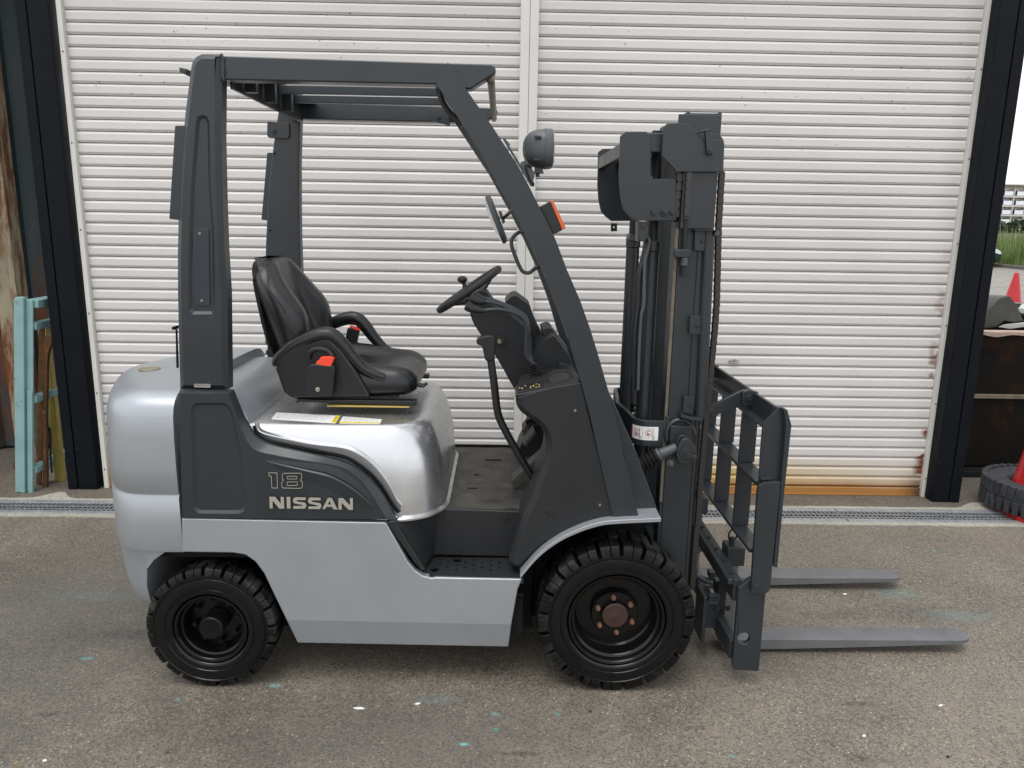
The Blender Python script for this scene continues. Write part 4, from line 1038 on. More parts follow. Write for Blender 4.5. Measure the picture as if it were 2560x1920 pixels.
# front pillars
pr_ = [(-0.204, 2.014), (-0.170, 2.076)] + [(-0.084, 1.960), (-0.036, 1.897), (0.006, 1.837), (0.047, 1.779), (0.080, 1.722), (0.110, 1.666), (0.139, 1.615), (0.165, 1.565)] + [(0.206, 1.466), (0.251, 1.370), (0.287, 1.278), (0.313, 1.202), (0.356, 1.069), (0.390, 0.956), (0.425, 0.814)] + [(0.412, 0.874), (0.478, 0.627), (0.404, 0.626), (0.386, 0.647), (0.332, 0.851)]
pl2 = [(0.298, 0.985), (0.263, 1.104), (0.239, 1.175), (0.218, 1.244), (0.197, 1.302), (0.143, 1.435), (0.084, 1.558)] + [(0.084, 1.554), (0.041, 1.637), (-0.012, 1.725), (-0.061, 1.809), (-0.121, 1.895)]
fp = pr_ + pl2
FP, FP2 = both('front_pillar', lambda b_, Y: b_.prism(fp, Y(.048), Y(.108)), 'dark', bevel=.005)
gus = [(0.357, 1.069)] + [(0.379, 1.033), (0.466, 0.853), (0.556, 0.630), (0.482, 0.626), (0.416, 0.817)]
both('pillar_gusset', lambda b_, Y: b_.prism(gus, Y(.112), Y(.17)), 'dark', bevel=.004)
lnk = [(-0.121, 1.897), (-0.061, 1.811), (-0.012, 1.727), (0.041, 1.641), (0.084, 1.558)] + [(0.084, 1.560), (0.143, 1.438), (0.197, 1.306), (0.218, 1.247)]
b = MB(); b.tube([(p[0] - .002, .056, p[1]) for p in lnk], .0022, 6); part('edge_trim', b, 'tan', 0, parent=FP)
hs_ = [(-0.203, 2.015), (-0.192, 1.977), (-0.169, 1.944), (-0.134, 1.916), (-0.126, 1.904)]
b = MB(); b.tube([(p[0], .12, p[1]) for p in spl(hs_, 5)], .010, 8); part('wire_conduit', b, 'hose', 0)
gh = [(0.070, 1.581), (0.056, 1.581), (0.042, 1.572), (0.031, 1.558), (0.030, 1.539), (0.039, 1.512), (0.056, 1.473), (0.067, 1.456), (0.080, 1.451), (0.093, 1.453), (0.107, 1.465), (0.120, 1.472)]
b = MB(); b.tube([(p[0], .10 + .03 * min(1, min(i, 66 - i) / 8.0), p[1]) for i, p in enumerate(spl(gh, 6))], .0062, 10); part('grab_handle', b, 'handle', 0)

# work lamp, indicator, mirror
lc = [(0.113, 1.843)][0]
b = MB(); rings = []
for dx, hh, hw_ in ((-.052, .004, .004), (-.050, .020, .022), (-.044, .036, .042), (-.030, .050, .060), (-.010, .058, .070), (.012, .061, .074), (.018, .061, .074), (.0185, .063, .076), (.040, .061, .074), (.044, .057, .070)):
    rings.append([(lc[0] + dx + .014 * math.sin(q) * 0, .17 + hw_ * math.copysign(abs(math.cos(q)) ** .75, math.cos(q)), lc[1] + hh * math.copysign(abs(math.sin(q)) ** .75, math.sin(q))) for q in [2 * math.pi * k_ / 28 for k_ in range(28)]])
b.loft(rings); WL = part('work_lamp', b, 'lampshell', 0, angle=50)
b = MB(); b.loft([[(lc[0] + x_, .17 + (p[1] - .17) * s_, lc[1] + (p[2] - lc[1]) * s_) for p in rings[-1]] for x_, s_ in ((.0442, .97), (.047, .9), (.048, .6))]); part('lens', b, 'lens', 0, parent=WL)
for dz in (.030, -.038):
    b = MB(); b.box(lc[0] - .018, lc[0] + .004, .095, .103, lc[1] + dz - .004, lc[1] + dz + .004); part('shell_slot', b, 'hose', .001, parent=WL)
q = [(0.101, 1.796), (0.127, 1.785), (0.125, 1.775), (0.108, 1.772), (0.060, 1.771), (0.127, 1.773), (0.130, 1.768), (0.060, 1.767), (0.111, 1.756)]
b = MB(); b.box(q[0][0], q[1][0], .15, .19, q[3][1] - .004, lc[1] - .055); b.prism([q[4], q[5], q[6], q[7]], .14, .20); b.cyl((q[8][0], .17, q[8][1]), (q[8][0], .17, q[3][1]), .007, 8)
pp = [(0.054, 1.798), (0.070, 1.804), (0.083, 1.792), (0.100, 1.764), (0.100, 1.756), (0.090, 1.723), (0.054, 1.779)]; b.prism(rnd(pp, .004, 3), .12, .15); part('lamp_stay', b, 'lampshell', .002, parent=WL)
b = MB(); b.tube([(p[0], .118, p[1]) for p in spl([(0.090, 1.781), (0.077, 1.791), (0.071, 1.785), (0.078, 1.765), (0.086, 1.745), (0.095, 1.734), (0.094, 1.724)], 5)], .004, 8); part('lamp_cable', b, 'hose', 0, parent=WL)
b = MB(); q = [(-0.004, 1.868), (0.002, 1.869), (0.021, 1.849), (0.015, 1.845), (0.057, 1.785), (0.052, 1.781)]; b.prism([q[0], q[1], q[4], q[5]], .10, .13); b.prism([q[2], q[3], q[1]], .10, .12); part('wire_clip', b, 'lampshell', .001)
ind = [(0.115, 1.660), (0.147, 1.678), (0.188, 1.590), (0.161, 1.576)]
b = MB(); b.prism(rnd(ind, .004, 3), .058, .13); IN = part('turn_signal', b, 'black', .003)
le = [(0.147, 1.678), (0.151, 1.681), (0.156, 1.680), (0.198, 1.600), (0.196, 1.594), (0.188, 1.590)]
b = MB(); b.prism(rnd(le, .002, 2), .056, .132); part('lens', b, 'orange', .002, parent=IN)
m0, m1 = [(-0.053, 1.697), (0.010, 1.542)]
ax = Vector((m1[0] - m0[0], 0, m1[1] - m0[1])); hl = ax.length / 2; ax.normalize(); cen = Vector(((m0[0] + m1[0]) / 2, .24, (m0[1] + m1[1]) / 2)); nrm = Vector((-ax.z, 0, ax.x)); nrm = nrm if nrm.x < 0 else -nrm
def mring(off, sc_):
    r = []
    for k_ in range(32):
        q = 2 * math.pi * k_ / 32; cu, su = math.copysign(abs(math.cos(q)) ** .7, math.cos(q)), math.copysign(abs(math.sin(q)) ** .7, math.sin(q))
        r.append(cen + ax * (hl * sc_ * cu) + Vector((0, 1, 0)) * (.105 * sc_ * su) + nrm * off)
    return r
b = MB(); b.loft([mring(-.012, .80), mring(-.010, .93), mring(-.004, 1.0), mring(.005, 1.0), mring(.008, .97)]); MI = part('rear_view_mirror', b, 'lampshell', 0, angle=50)
b = MB(); b.loft([mring(.0082, .94), mring(.013, .80), mring(.017, .6), mring(.020, .3)]); part('mirror_glass', b, 'mirror', 0, parent=MI, angle=70)
s0_, s1_ = [(0.001, 1.623), (0.034, 1.652)]
b = MB(); b.cyl((s0_[0], .22, s0_[1]), (s1_[0], .10, s1_[1]), .006, 8); q = [(-0.015, 1.646), (-0.006, 1.649), (0.009, 1.613), (0.001, 1.604)]; b.prism(q, .21, .25); part('mirror_stay', b, 'tan', .001, parent=MI)

# ---- seat
_DENSE = {}
def interp(tab, z):
    if (id(tab),) not in _DENSE: _DENSE[(id(tab),)] = spl(tab, 10)
    tab = _DENSE[(id(tab),)]
    for i in range(len(tab) - 1):
        if tab[i][0] <= z <= tab[i + 1][0]:
            f = (z - tab[i][0]) / max(1e-9, tab[i + 1][0] - tab[i][0])
            return [a + (c - a) * f for a, c in zip(tab[i][1:], tab[i + 1][1:])]
    return list(tab[-1][1:])
SC = .535
# z, back x, bolster front x, centre recess, half width
bt_ = [(1.03, -.770, -.672, .020, .225), (1.12, -.792, -.682, .035, .238), (1.21, -.818, -.692, .055, .242), (1.27, -.838, -.702, .066, .241), (1.31, -.852, -.722, .060, .236), (1.355, -.872, -.757, .040, .222), (1.40, -.890, -.790, .022, .196), (1.435, -.898, -.812, .010, .165), (1.460, -.896, -.830, .004, .130), (1.470, -.880, -.850, .0, .100)]
b = MB(); rings = []
for i in range(34):
    z = 1.03 + (1.470 - 1.03) * i / 33.0
    xb, xf, rc_, hw_ = interp(bt_, z); ring = []
    nu = 24
    for k_ in range(nu + 1):
        u = -1 + 2 * k_ / nu; au = abs(u)
        bol = max(0.0, min(1.0, (au - .38) / .26)); bol = bol * bol * (3 - 2 * bol)
        edge = max(0.0, (au - .78) / .22); ed = (1 - math.sqrt(max(0, 1 - edge * edge))) * .055
        ring.append((xf - rc_ * (1 - bol) - ed, SC + hw_ * u, z))
    for k_ in range(9):
        u = 1 - 2 * k_ / 8; ring.append((xb - .016 * (1 - u * u) + (.03 if abs(u) > .99 else 0), SC + hw_ * .97 * u, z))
    rings.append(ring)
b.loft(rings); ST = part('seat_backrest', b, 'vinyl', 0, angle=70)
pip = [(-0.834, 1.459), (-0.831, 1.424), (-0.820, 1.372), (-0.789, 1.331), (-0.763, 1.296), (-0.757, 1.266), (-0.749, 1.236), (-0.730, 1.213), (-0.716, 1.192)]
for s_ in (-1, 1):
    b = MB(); path = []
    for p in spl(pip, 4):
        xb, xf, rc_, hw_ = interp(bt_, min(max(p[1], 1.05), 1.465))
        path.append((min(max(p[0], xb + .02), xf - .03), SC + s_ * (hw_ * .985), p[1]))
    b.tube(path, .0028, 6); part('piping', b, 'vinyl', 0, parent=ST)
b = MB(); bs = [(-0.893, 1.398), (-0.884, 1.405), (-0.874, 1.360), (-0.861, 1.269), (-0.845, 1.171), (-0.814, 1.091), (-0.824, 1.091), (-0.854, 1.171), (-0.869, 1.239), (-0.888, 1.354)]
b.prism(rnd(bs, .004, 2), .37, .70); part('back_shell', b, 'black', .006, parent=ST)
# cushion
ct = [(-.76, .985, 1.075, 1.100, .235), (-.66, .985, 1.070, 1.104, .245), (-.56, .986, 1.062, 1.096, .250), (-.46, .990, 1.054, 1.080, .250), (-.42, .992, 1.060, 1.076, .248), (-.365, .994, 1.064, 1.070, .242), (-.328, .998, 1.054, 1.056, .228), (-.306, 1.010, 1.032, 1.033, .205)]
ct = [(x, zb_ + .0, zc + .012, ze + .02, w_) for x, zb_, zc, ze, w_ in ct]
b = MB(); rings = []
for i in range(36):
    x = -.76 + (.76 - .306) * (1 - (1 - i / 35.0) ** 1.5)
    zb_, zc, ze, hw_ = interp(ct, x); ring = []
    nu = 24
    for k_ in range(nu + 1):
        u = -1 + 2 * k_ / nu; au = abs(u); bol = max(0, min(1, (au - .45) / .3)); bol = bol * bol * (3 - 2 * bol)
        edge = max(0, (au - .72) / .28); ed = (1 - math.sqrt(max(0, 1 - edge * edge))) * (ze - zb_) * .8
        ring.append((x, SC + hw_ * u, zc + (ze - zc) * bol - ed))
    for u in (.92, .5, 0, -.5, -.92): ring.append((x, SC + hw_ * u, zb_))
    rings.append(ring)
b.loft(rings); CU = part('seat_cushion', b, 'vinyl', 0, angle=70)
# side bolster panels with hip hoops
hoop = spl([(-0.794, 1.099), (-0.789, 1.124), (-0.742, 1.167), (-0.688, 1.194), (-0.634, 1.212), (-0.596, 1.208), (-0.564, 1.178), (-0.530, 1.133), (-0.483, 1.085), (-0.418, 1.058)], 5)
pan = [(-0.798, 1.093), (-0.780, 1.124), (-0.743, 1.161), (-0.682, 1.191), (-0.634, 1.204), (-0.599, 1.199), (-0.564, 1.163), (-0.536, 1.124), (-0.507, 1.079), (-0.461, 0.993), (-0.745, 0.985), (-0.772, 1.007)]
for s_, nm in ((1, 'near'), (-1, 'far')):
    Yf = (lambda y: y) if s_ == 1 else (lambda y: W2 - y)
    b = MB(); b.tube([(p[0], Yf(.285 + .02 * i / 45.0), p[1]) for i, p in enumerate(hoop)], [.014 + .014 * math.sin(math.pi * min(1, i / 46.0)) for i in range(len(hoop))], 12); part('hip_restraint', b, 'vinyl', 0, parent=CU)
    b = MB()
    if s_ == 1: b.prism(pan, .272, .30)
    else:
        b.prism([(-0.798, 1.093), (-0.780, 1.124), (-0.746, 1.088), (-0.507, 1.079), (-0.461, 0.993), (-0.745, 0.985), (-0.772, 1.007)], Yf(.272), Yf(.30)); 
    part('seat_base_side', b, 'black', .010, parent=CU)
b = MB(); b.box(-.74, -.47, .30, .77, .975, 1.03); part('seat_pan', b, 'black', .005, parent=CU)
b = MB(); b.prism(rnd([(-0.675, 1.103), (-0.663, 1.119), (-0.583, 1.114), (-0.577, 1.099), (-0.590, 1.004), (-0.694, 0.997)], .012), .235, .272); RT = part('belt_retractor', b, 'black', .006, parent=CU)
b = MB(); p = [(-0.640, 1.028)][0]; b.prism(disc(p[0], p[1], .0085, 12), .231, .235); b.prism(disc(p[0], p[1], .0055, 6), .226, .231); part('retractor_bolt', b, 'steel', .001, parent=CU)
b = MB(); p = [(-0.572, 1.036)][0]; b.prism(disc(p[0], p[1], .008, 12), .268, .2725); part('rubber_plug', b, 'hose', 0, parent=CU)
b = MB(); b.prism(rnd([(-0.627, 1.142), (-0.592, 1.144), (-0.582, 1.137), (-0.590, 1.115), (-0.599, 1.108), (-0.646, 1.118), (-0.638, 1.130), (-0.632, 1.132)], .003, 2), .236, .266); part('red_buckle_tongue', b, 'red', .003, parent=CU)
b = MB(); b.tube([(p[0], .262, p[1]) for p in spl([(-0.677, 1.130), (-0.671, 1.154), (-0.647, 1.168), (-0.618, 1.166), (-0.601, 1.155), (-0.592, 1.143)], 4)], .010, 8); part('belt_slot', b, 'hose', 0, parent=CU)
bk2 = [(-0.634, 1.175), (-0.586, 1.163), (-0.602, 1.098), (-0.649, 1.110)]
b = MB(); b.prism(rnd(bk2, .004, 2), .745, .775); b.tube([(sum(p[0] for p in bk2[2:]) / 2, .76, bk2[2][1]), (sum(p[0] for p in bk2[2:]) / 2 + .01, .76, 1.04)], .008, 8); part('belt_buckle', b, 'black', .003, parent=CU)
q = [(-0.624, 1.182), (-0.582, 1.170), (-0.584, 1.163), (-0.626, 1.176)]
b = MB(); b.prism(q, .742, .777); part('buckle_button', b, 'red', .001, parent=CU)
b = MB(); q = [(-0.725, 0.981), (-0.301, 0.980), (-0.301, 0.963), (-0.707, 0.971)]; b.prism(q, .275, .315); b.prism(q, .755, .795); q = [(-0.731, 0.966), (-0.725, 0.980), (-0.703, 0.980), (-0.707, 0.974)]; b.prism(q, .275, .315); q = [(-0.463, 0.999), (-0.366, 0.998), (-0.367, 0.984), (-0.464, 0.983)]; b.prism(q, .31, .76); part('seat_rail', b, 'black', .002)
b = MB(); q = [(-0.618, 0.962), (-0.324, 0.961), (-0.325, 0.957), (-0.618, 0.957)]; b.prism(q, .268, .32); part('foam_strip', b, 'yellow', .001)
b = MB(); q = [(-0.337, 1.010), (-0.300, 1.021), (-0.281, 1.019), (-0.270, 1.029)]; b.tube([(p[0], .36, p[1]) for p in q], .006, 8); b.tube([(q[1][0], .36, q[1][1]), (q[2][0], .36, q[2][1])], .0085, 8); part('seat_slide_lever', b, 'black', 0)

# ---- floor, step
b = MB(); b.box(-.30, .36, .205, .975, .590, .600); part('floor_plate', b, 'under', .003)
b = MB()
rows = []
for i in range(25):
    x = -.26 + .50 * i / 24
    rows.append([(x, .202 + .765 * j / 30, .6035 + .004 * noise.noise(Vector((x * 9, j * .3, 0)))) for j in range(31)])
b.grid(rows)
rows = []
for k_ in range(2): rows.append([(-.26 + .5 * i / 24, .2015, .6035 - .012 * k_) for i in range(25)])
b.grid(rows); FM = part('floor_mat', b, 'mat', 0, angle=60)
b = MB(); b.box(-.27, .24, .968, .985, .60, .612); part('mat_edge', b, 'under', .002, parent=FM)
b = MB()
for (u, v, du) in ((0, 0, 0),): pass
for p, l in (([(-0.092, 0.579)][0], .010), ([(-0.029, 0.779)][0], .035), ([(-0.103, 0.417)][0], .022), ([(0.107, 0.391)][0], .018)):
    b = MB(); b.box(p[0] - l, p[0] + l, p[1] - .005, p[1] + .005, .604, .6075); part('mat_tear', b, 'hose', 0, parent=FM)
outer = [(-0.377, 0.622), (-0.260, 0.442)]
sp_ = [(-0.352, 0.574), (-0.216, 0.607), (0.099, 0.599), (0.040, 0.423), (-0.233, 0.427), (-0.263, 0.410)]
b = MB(); b.prism([sp_[0], sp_[1], sp_[2], sp_[3], sp_[4]], .192, .205)
part('step_riser', b, 'plastic', .006)
o0, o1 = outer; i0, i1 = sp_[1], sp_[4]
b = MB(); rows = []
for f in [k_ / 8 for k_ in range(9)]:
    r = []
    for h in [k_ / 6 for k_ in range(7)]:
        a_ = Vector((o0[0] + (o1[0] - o0[0]) * h, .04, o0[1] + (o1[1] - o0[1]) * h)); c_ = Vector((i0[0] + (i1[0] - i0[0]) * h, .1915, i0[1] + (i1[1] - i0[1]) * h))
        mid = Vector((a_.x * .35 + c_.x * .65, .165, a_.z * .5 + c_.z * .5)) 
        q = a_ * (1 - f) ** 2 + mid * 2 * f * (1 - f) + c_ * f * f
        r.append(q)
    rows.append(r)
b.grid(rows)
e_ = [(-0.377, 0.624), (-0.259, 0.444), (-0.266, 0.443), (-0.387, 0.621)]
part('step_side', b, 'plastic', 0, angle=60)
b = MB(); q = [(-0.381, 0.620), (-0.350, 0.625), (-0.247, 0.444), (-0.262, 0.442), (-0.286, 0.470)]; b.prism(q, .032, .06); part('step_edge_trim', b, 'plastic', .006)
for p in [(0.026, 0.573)] + [(-0.313, 0.549)]:
  b = MB(); b.prism(disc(p[0], p[1], .012, 14), (.189 if p[0] > -.1 else .128), .1925 if p[0] > -.1 else .15); b.prism(disc(p[0], p[1], .006, 10), (.186 if p[0] > -.1 else .125), .19)
  part('step_screw', b, 'hose', 0)
st_ = [(-0.262, 0.056), (0.081, 0.053), (0.033, 0.197), (-0.231, 0.202), (-0.260, 0.169)]
st_ = [(st_[0][0] - .01, .042), (.088, .042), (.088, .192), (st_[3][0] - .01, .192), (st_[4][0] - .02, .165)]
hl_ = []
for (u, v, r) in ((445,1262,.0065), (508,1280,.0065), (643,1280,.0065), (712,1263,.0065), (778,1282,.0065), (848,1265,.0065), (913,1284,.0065), (438,1297,.0065), (573,1300,.0065), (708,1302,.0065), (845,1303,.0065), (504,1318,.0065), (640,1320,.0065), (778,1322,.0065), (913,1324,.0065), (570,1339,.0065), (708,1341,.0065), (845,1343,.0065), (578,1265,.017), (398,1338,.017)):
    d_ = px2 = None
    hl_.append((u, v, r))
HOLES = [(-0.208, 0.171), (-0.178, 0.152), (-0.117, 0.154), (-0.087, 0.172), (-0.056, 0.153), (-0.025, 0.171), (0.005, 0.152), (-0.208, 0.134), (-0.148, 0.133), (-0.087, 0.132), (-0.026, 0.132), (-0.177, 0.114), (-0.117, 0.113), (-0.055, 0.112), (0.005, 0.112), (-0.147, 0.093), (-0.086, 0.093), (-0.025, 0.092), (-0.148, 0.169), (-0.223, 0.093)]
b = MB(); b.plate(st_, [disc(p[0], p[1], r_[2], 12) for p, r_ in zip(HOLES, hl_)], .412, .420, 'Z'); part('step_plate', b, 'plastic', 0, smooth=False)
b = MB(); b.box(st_[0][0], .088, .0365, .0415, .395, .420); part('step_lip', b, 'plastic', .002)
b = MB(); b.box(-.28, .09, .05, .19, .34, .35); part('step_box', b, 'under', .002)

# ---- dashboard side, console, fender
cowl = [(0.051, 1.038), (0.054, 1.018), (0.066, 0.999), (0.089, 0.980), (0.115, 0.963), (0.136, 0.944), (0.150, 0.918), (0.157, 0.885), (0.155, 0.850), (0.146, 0.814), (0.130, 0.769), (0.110, 0.697), (0.087, 0.647), (0.038, 0.485), (0.036, 0.461), (0.043, 0.445), (0.061, 0.437), (0.080, 0.438), (0.108, 0.469), (0.163, 0.528), (0.214, 0.570), (0.265, 0.603), (0.321, 0.627), (0.388, 0.643), (0.405, 0.623)] + [(0.356, 0.771), (0.299, 0.972), (0.265, 1.102), (0.176, 1.086), (0.110, 1.068), (0.053, 1.048)]
cf = len(cowl)
ci = inset(cowl, .018, [i < 20 for i in range(cf)])
b = MB(); n = cf
b.add([(p[0], .055, p[1]) for p in ci] + [(p[0], .078, p[1]) for p in cowl] + [(p[0], .25, p[1]) for p in cowl],
      [tuple(range(n))] + [(i, (i + 1) % n, (i + 1) % n + n, i + n) for i in range(n)] + [(i + n, (i + 1) % n + n, (i + 1) % n + 2 * n, i + 2 * n) for i in range(n)] + [tuple(range(3 * n - 1, 2 * n - 1, -1))])
CO_ = part('cowl_side', b, 'plastic', .006, angle=20, weld=True)
b = MB(); b.prism(cowl, W2 - .25, W2 - .055); part('cowl_side', b, 'plastic', .008)
p = [(0.175, 0.650)][0]
b = MB(); b.tube([(p[0] + .0135 * math.cos(q * math.pi / 12), .055, p[1] + .0135 * math.sin(q * math.pi / 12)) for q in range(24)], .0022, 6, closed=True); b.prism(disc(p[0], p[1], .0105, 18), .0535, .056); b.box(p[0] - .009, p[0] + .009, .051, .0536, p[1] - .0022, p[1] + .0022); part('turn_fastener', b, 'plastic', .0005, parent=CO_)
for q in [(0.247, 1.008), (0.342, 0.680)]:
    b = MB(); b.prism(disc(q[0], q[1], .0048, 10), .053, .056); b.prism(disc(q[0], q[1], .002, 8), .0525, .0532); part('screw', b, 'badge', 0, parent=CO_)
# console top: slopes up and away to the mast side
ctp = [(0.053, 1.053), (0.110, 1.070), (0.176, 1.087), (0.265, 1.102)]
zc0 = ctp[0][1]
b = MB(); x_a, x_b = ctp[0][0], ctp[3][0]
top_l = [(x_a - .005, .058, zc0 - .006), (x_b, .058, ctp[3][1] - .010), (x_b - .01, .33, ctp[3][1] + .002), (x_a + .02, .33, zc0 + .006)]
b.loft([[top_l[0], top_l[1], top_l[2], top_l[3]], [(v[0], v[1], v[2] + .012) for v in top_l]]); part('console_top', b, 'plastic', .006)
# switch plate and cup on the console top
def on_top(u, v):
    a_ = Vector(top_l[0]) * (1 - u) + Vector(top_l[1]) * u; c_ = Vector(top_l[3]) * (1 - u) + Vector(top_l[2]) * u
    return (a_ * (1 - v) + c_ * v) + Vector((0, 0, .0125))
b = MB(); qd = [on_top(.03, .04), on_top(.43, .04), on_top(.43, .36), on_top(.03, .36)]
b.loft([qd, [p + Vector((0, 0, .003)) for p in qd]]); SWP = part('switch_plate', b, 'hose', .001)
b = MB()
for i in range(16):
    u, v = .05 + .36 * (i % 8) / 8.0, .10 + .20 * rg.random()
    if .15 < u < .20: continue
    p = on_top(u, v) + Vector((0, 0, .0035)); b.box(p.x - .0025, p.x + .0025, p.y - .004, p.y + .004, p.z - .001, p.z + .0004)
part('switch_marks', b, 'yellow', 0, parent=SWP, smooth=False)
b = MB(); cc = on_top(.70, .34)
ringc = [cc + Vector((.040 * math.cos(q * math.pi / 14), .052 * math.sin(q * math.pi / 14), .0065 * math.cos(q * math.pi / 14) + .012 * math.sin(q * math.pi / 14) + .003)) for q in range(28)]
b.tube(ringc, .005, 6, closed=True); CH = part('cup_holder', b, 'black', 0)
b = MB(); b.loft([[p + Vector((0, 0, .001)) for p in ringc], [cc + (p - cc) * .9 + Vector((0, 0, .0005)) for p in ringc]]); part('cup_well', b, 'hose', 0, parent=CH)
# fender: curved plate
fo = spl([(0.076, 0.438), (0.134, 0.513), (0.199, 0.569), (0.271, 0.608), (0.343, 0.633), (0.396, 0.640), (0.474, 0.645), (0.544, 0.649)], 5)
b = MB(); rows = [[(p[0], y, p[1] + dz) for p in fo] for y, dz in ((.018, 0), (.018, -.014), (.235, -.014), (.235, 0), (.018, 0))]
b.grid(rows); FE = part('fender', b, 'silver', .002, angle=40, weld=True)
q = [(0.487, 0.090), (0.555, 0.092)]
b = MB(); rows = [[(p[0], y, p[1] - .016) for p in fo] for y in (.03, .24)]; b.grid(rows)
rows = [[(p[0], .30, p[1] - .016) for p in fo], [(p[0], .30, .2) for p in fo]]; b.grid(rows); part('fender_liner', b, 'under', 0)

# ---- dash, steering column, pods
b = MB(); q = [(-0.117, 1.278), (-0.111, 1.297), (-0.063, 1.325), (0.013, 1.299), (0.084, 1.241), (0.123, 1.176), (0.125, 1.087), (0.089, 1.008), (0.056, 0.991), (0.039, 1.019), (0.008, 1.075), (-0.028, 1.135), (-0.072, 1.195), (-0.102, 1.241)]
b.prism(rnd(q, .012, 3), .42, .66); part('column_cover', b, 'plastic', .02, seg=3)
b = MB(); q = [(-0.081, 1.367), (-0.053, 1.354), (-0.041, 1.332), (-0.026, 1.318), (-0.036, 1.291), (-0.113, 1.273), (-0.130, 1.306)]; b.prism(rnd(q, .008, 2), .47, .60); part('column_shroud', b, 'plastic', .012)
b = MB(); q = [(0.011, 1.305), (0.036, 1.331), (0.055, 1.336), (0.110, 1.298), (0.128, 1.247), (0.152, 1.196), (0.170, 1.165), (0.096, 1.140), (0.037, 1.255)]; b.prism(rnd(q, .010, 3), .56, .78); part('meter_pod', b, 'plastic', .015, seg=3)
b = MB(); q = [(0.022, 1.317), (0.050, 1.333), (0.055, 1.324), (0.028, 1.307)]; b.prism(q, .575, .765); part('meter_glass', b, 'hose', .001)
b = MB(); q = [(0.112, 1.122), (0.126, 1.165), (0.157, 1.198), (0.188, 1.220), (0.249, 1.145), (0.275, 1.086), (0.284, 1.048), (0.199, 1.047), (0.123, 1.068)]; b.prism(rnd(q, .014, 3), .33, .56); part('storage_pod', b, 'plastic', .022, seg=3)
b = MB(); q = [(0.151, 1.223), (0.171, 1.231), (0.190, 1.229), (0.201, 1.210), (0.247, 1.153), (0.255, 1.142), (0.161, 1.182)]; b.prism(rnd(q, .006, 2), .42, .60); part('storage_pod_lid', b, 'plastic', .012)
b = MB(); q = [(0.153, 1.221), (0.180, 1.219), (0.186, 1.213), (0.162, 1.201)]; b.prism(q, .412, .42); part('storage_hole', b, 'hose', 0)
b = MB(); q = [(0.206, 1.116), (0.217, 1.126), (0.241, 1.114), (0.270, 1.088), (0.274, 1.058), (0.213, 1.057)]; b.prism(rnd(q, .01, 3), .29, .36); part('storage_shoulder', b, 'plastic', .012)
kd = [(.09, .601), (.20, .603), (.46, 1.05), (.44, 1.06)]
b = MB(); b.prism(rnd([(.20, .60), (.32, .60), (.36, 1.04), (.31, 1.04)], .01), .26, .80); part('kick_panel', b, 'under', .006)
# key switch with a ring tag
p = [(-0.002, 1.184)][0]
b = MB(); b.cyl((p[0], .405, p[1]), (p[0], .42, p[1]), .018, 16); part('key_switch', b, 'black', .001)
b = MB(); pk = [(-0.011, 1.192), (0.001, 1.187), (-0.001, 1.172), (-0.015, 1.175)]; b.prism(rnd(pk, .003, 2), .399, .402); part('key', b, 'badge', .0005)
# steering wheel
wa, wb = [(-0.244, 1.274), (-0.006, 1.443)]
wc = Vector(((wa[0] + wb[0]) / 2, .535, (wa[1] + wb[1]) / 2)); wr = (Vector((wb[0] - wa[0], 0, wb[1] - wa[1])).length) / 2 - .010
e1_ = Vector((wb[0] - wa[0], 0, wb[1] - wa[1])).normalized(); e2_ = Vector((0, 1, 0)); en = Vector((-e1_.z, 0, e1_.x))
b = MB(); nW = 96
b.tube([wc + e1_ * wr * math.cos(2 * math.pi * k_ / nW) + e2_ * wr * math.sin(2 * math.pi * k_ / nW) for k_ in range(nW)], [.0125 + .0010 * (k_ % 2) for k_ in range(nW)], 12, closed=True); SW = part('steering_wheel', b, 'plastic', 0, angle=60)
b = MB()
for a_ in (.5, 2.6, 4.7):
    d_ = e1_ * math.cos(a_) + e2_ * math.sin(a_); b.tube([wc - en * .035 + d_ * .03, wc - en * .02 + d_ * wr * .6, wc + d_ * wr], [.014, .010, .008], 8)
b.cyl(wc - en * .055, wc - en * .022, .042, 20); part('spokes', b, 'plastic', 0, parent=SW)
b = MB(); kb = [(-0.136, 1.376), (-0.147, 1.398), (-0.144, 1.386)]
b.tube([(kb[0][0], .47, kb[0][1] - .004), (kb[0][0] - .004, .47, kb[0][1] + .006), (kb[1][0] + .003, .47, kb[1][1] - .008)], [.012, .007, .007], 10)
c_ = Vector((kb[1][0], .47, kb[1][1] + .003))
b.loft([[c_ + Vector((rr_ * math.cos(q * math.pi / 8), rr_ * math.sin(q * math.pi / 8), h_)) for q in range(16)] for h_, rr_ in ((-.014, .004), (-.011, .013), (-.004, .0185), (.003, .0185), (.010, .013), (.013, .004))]); part('spinner_knob', b, 'plastic', 0, parent=SW, angle=70)
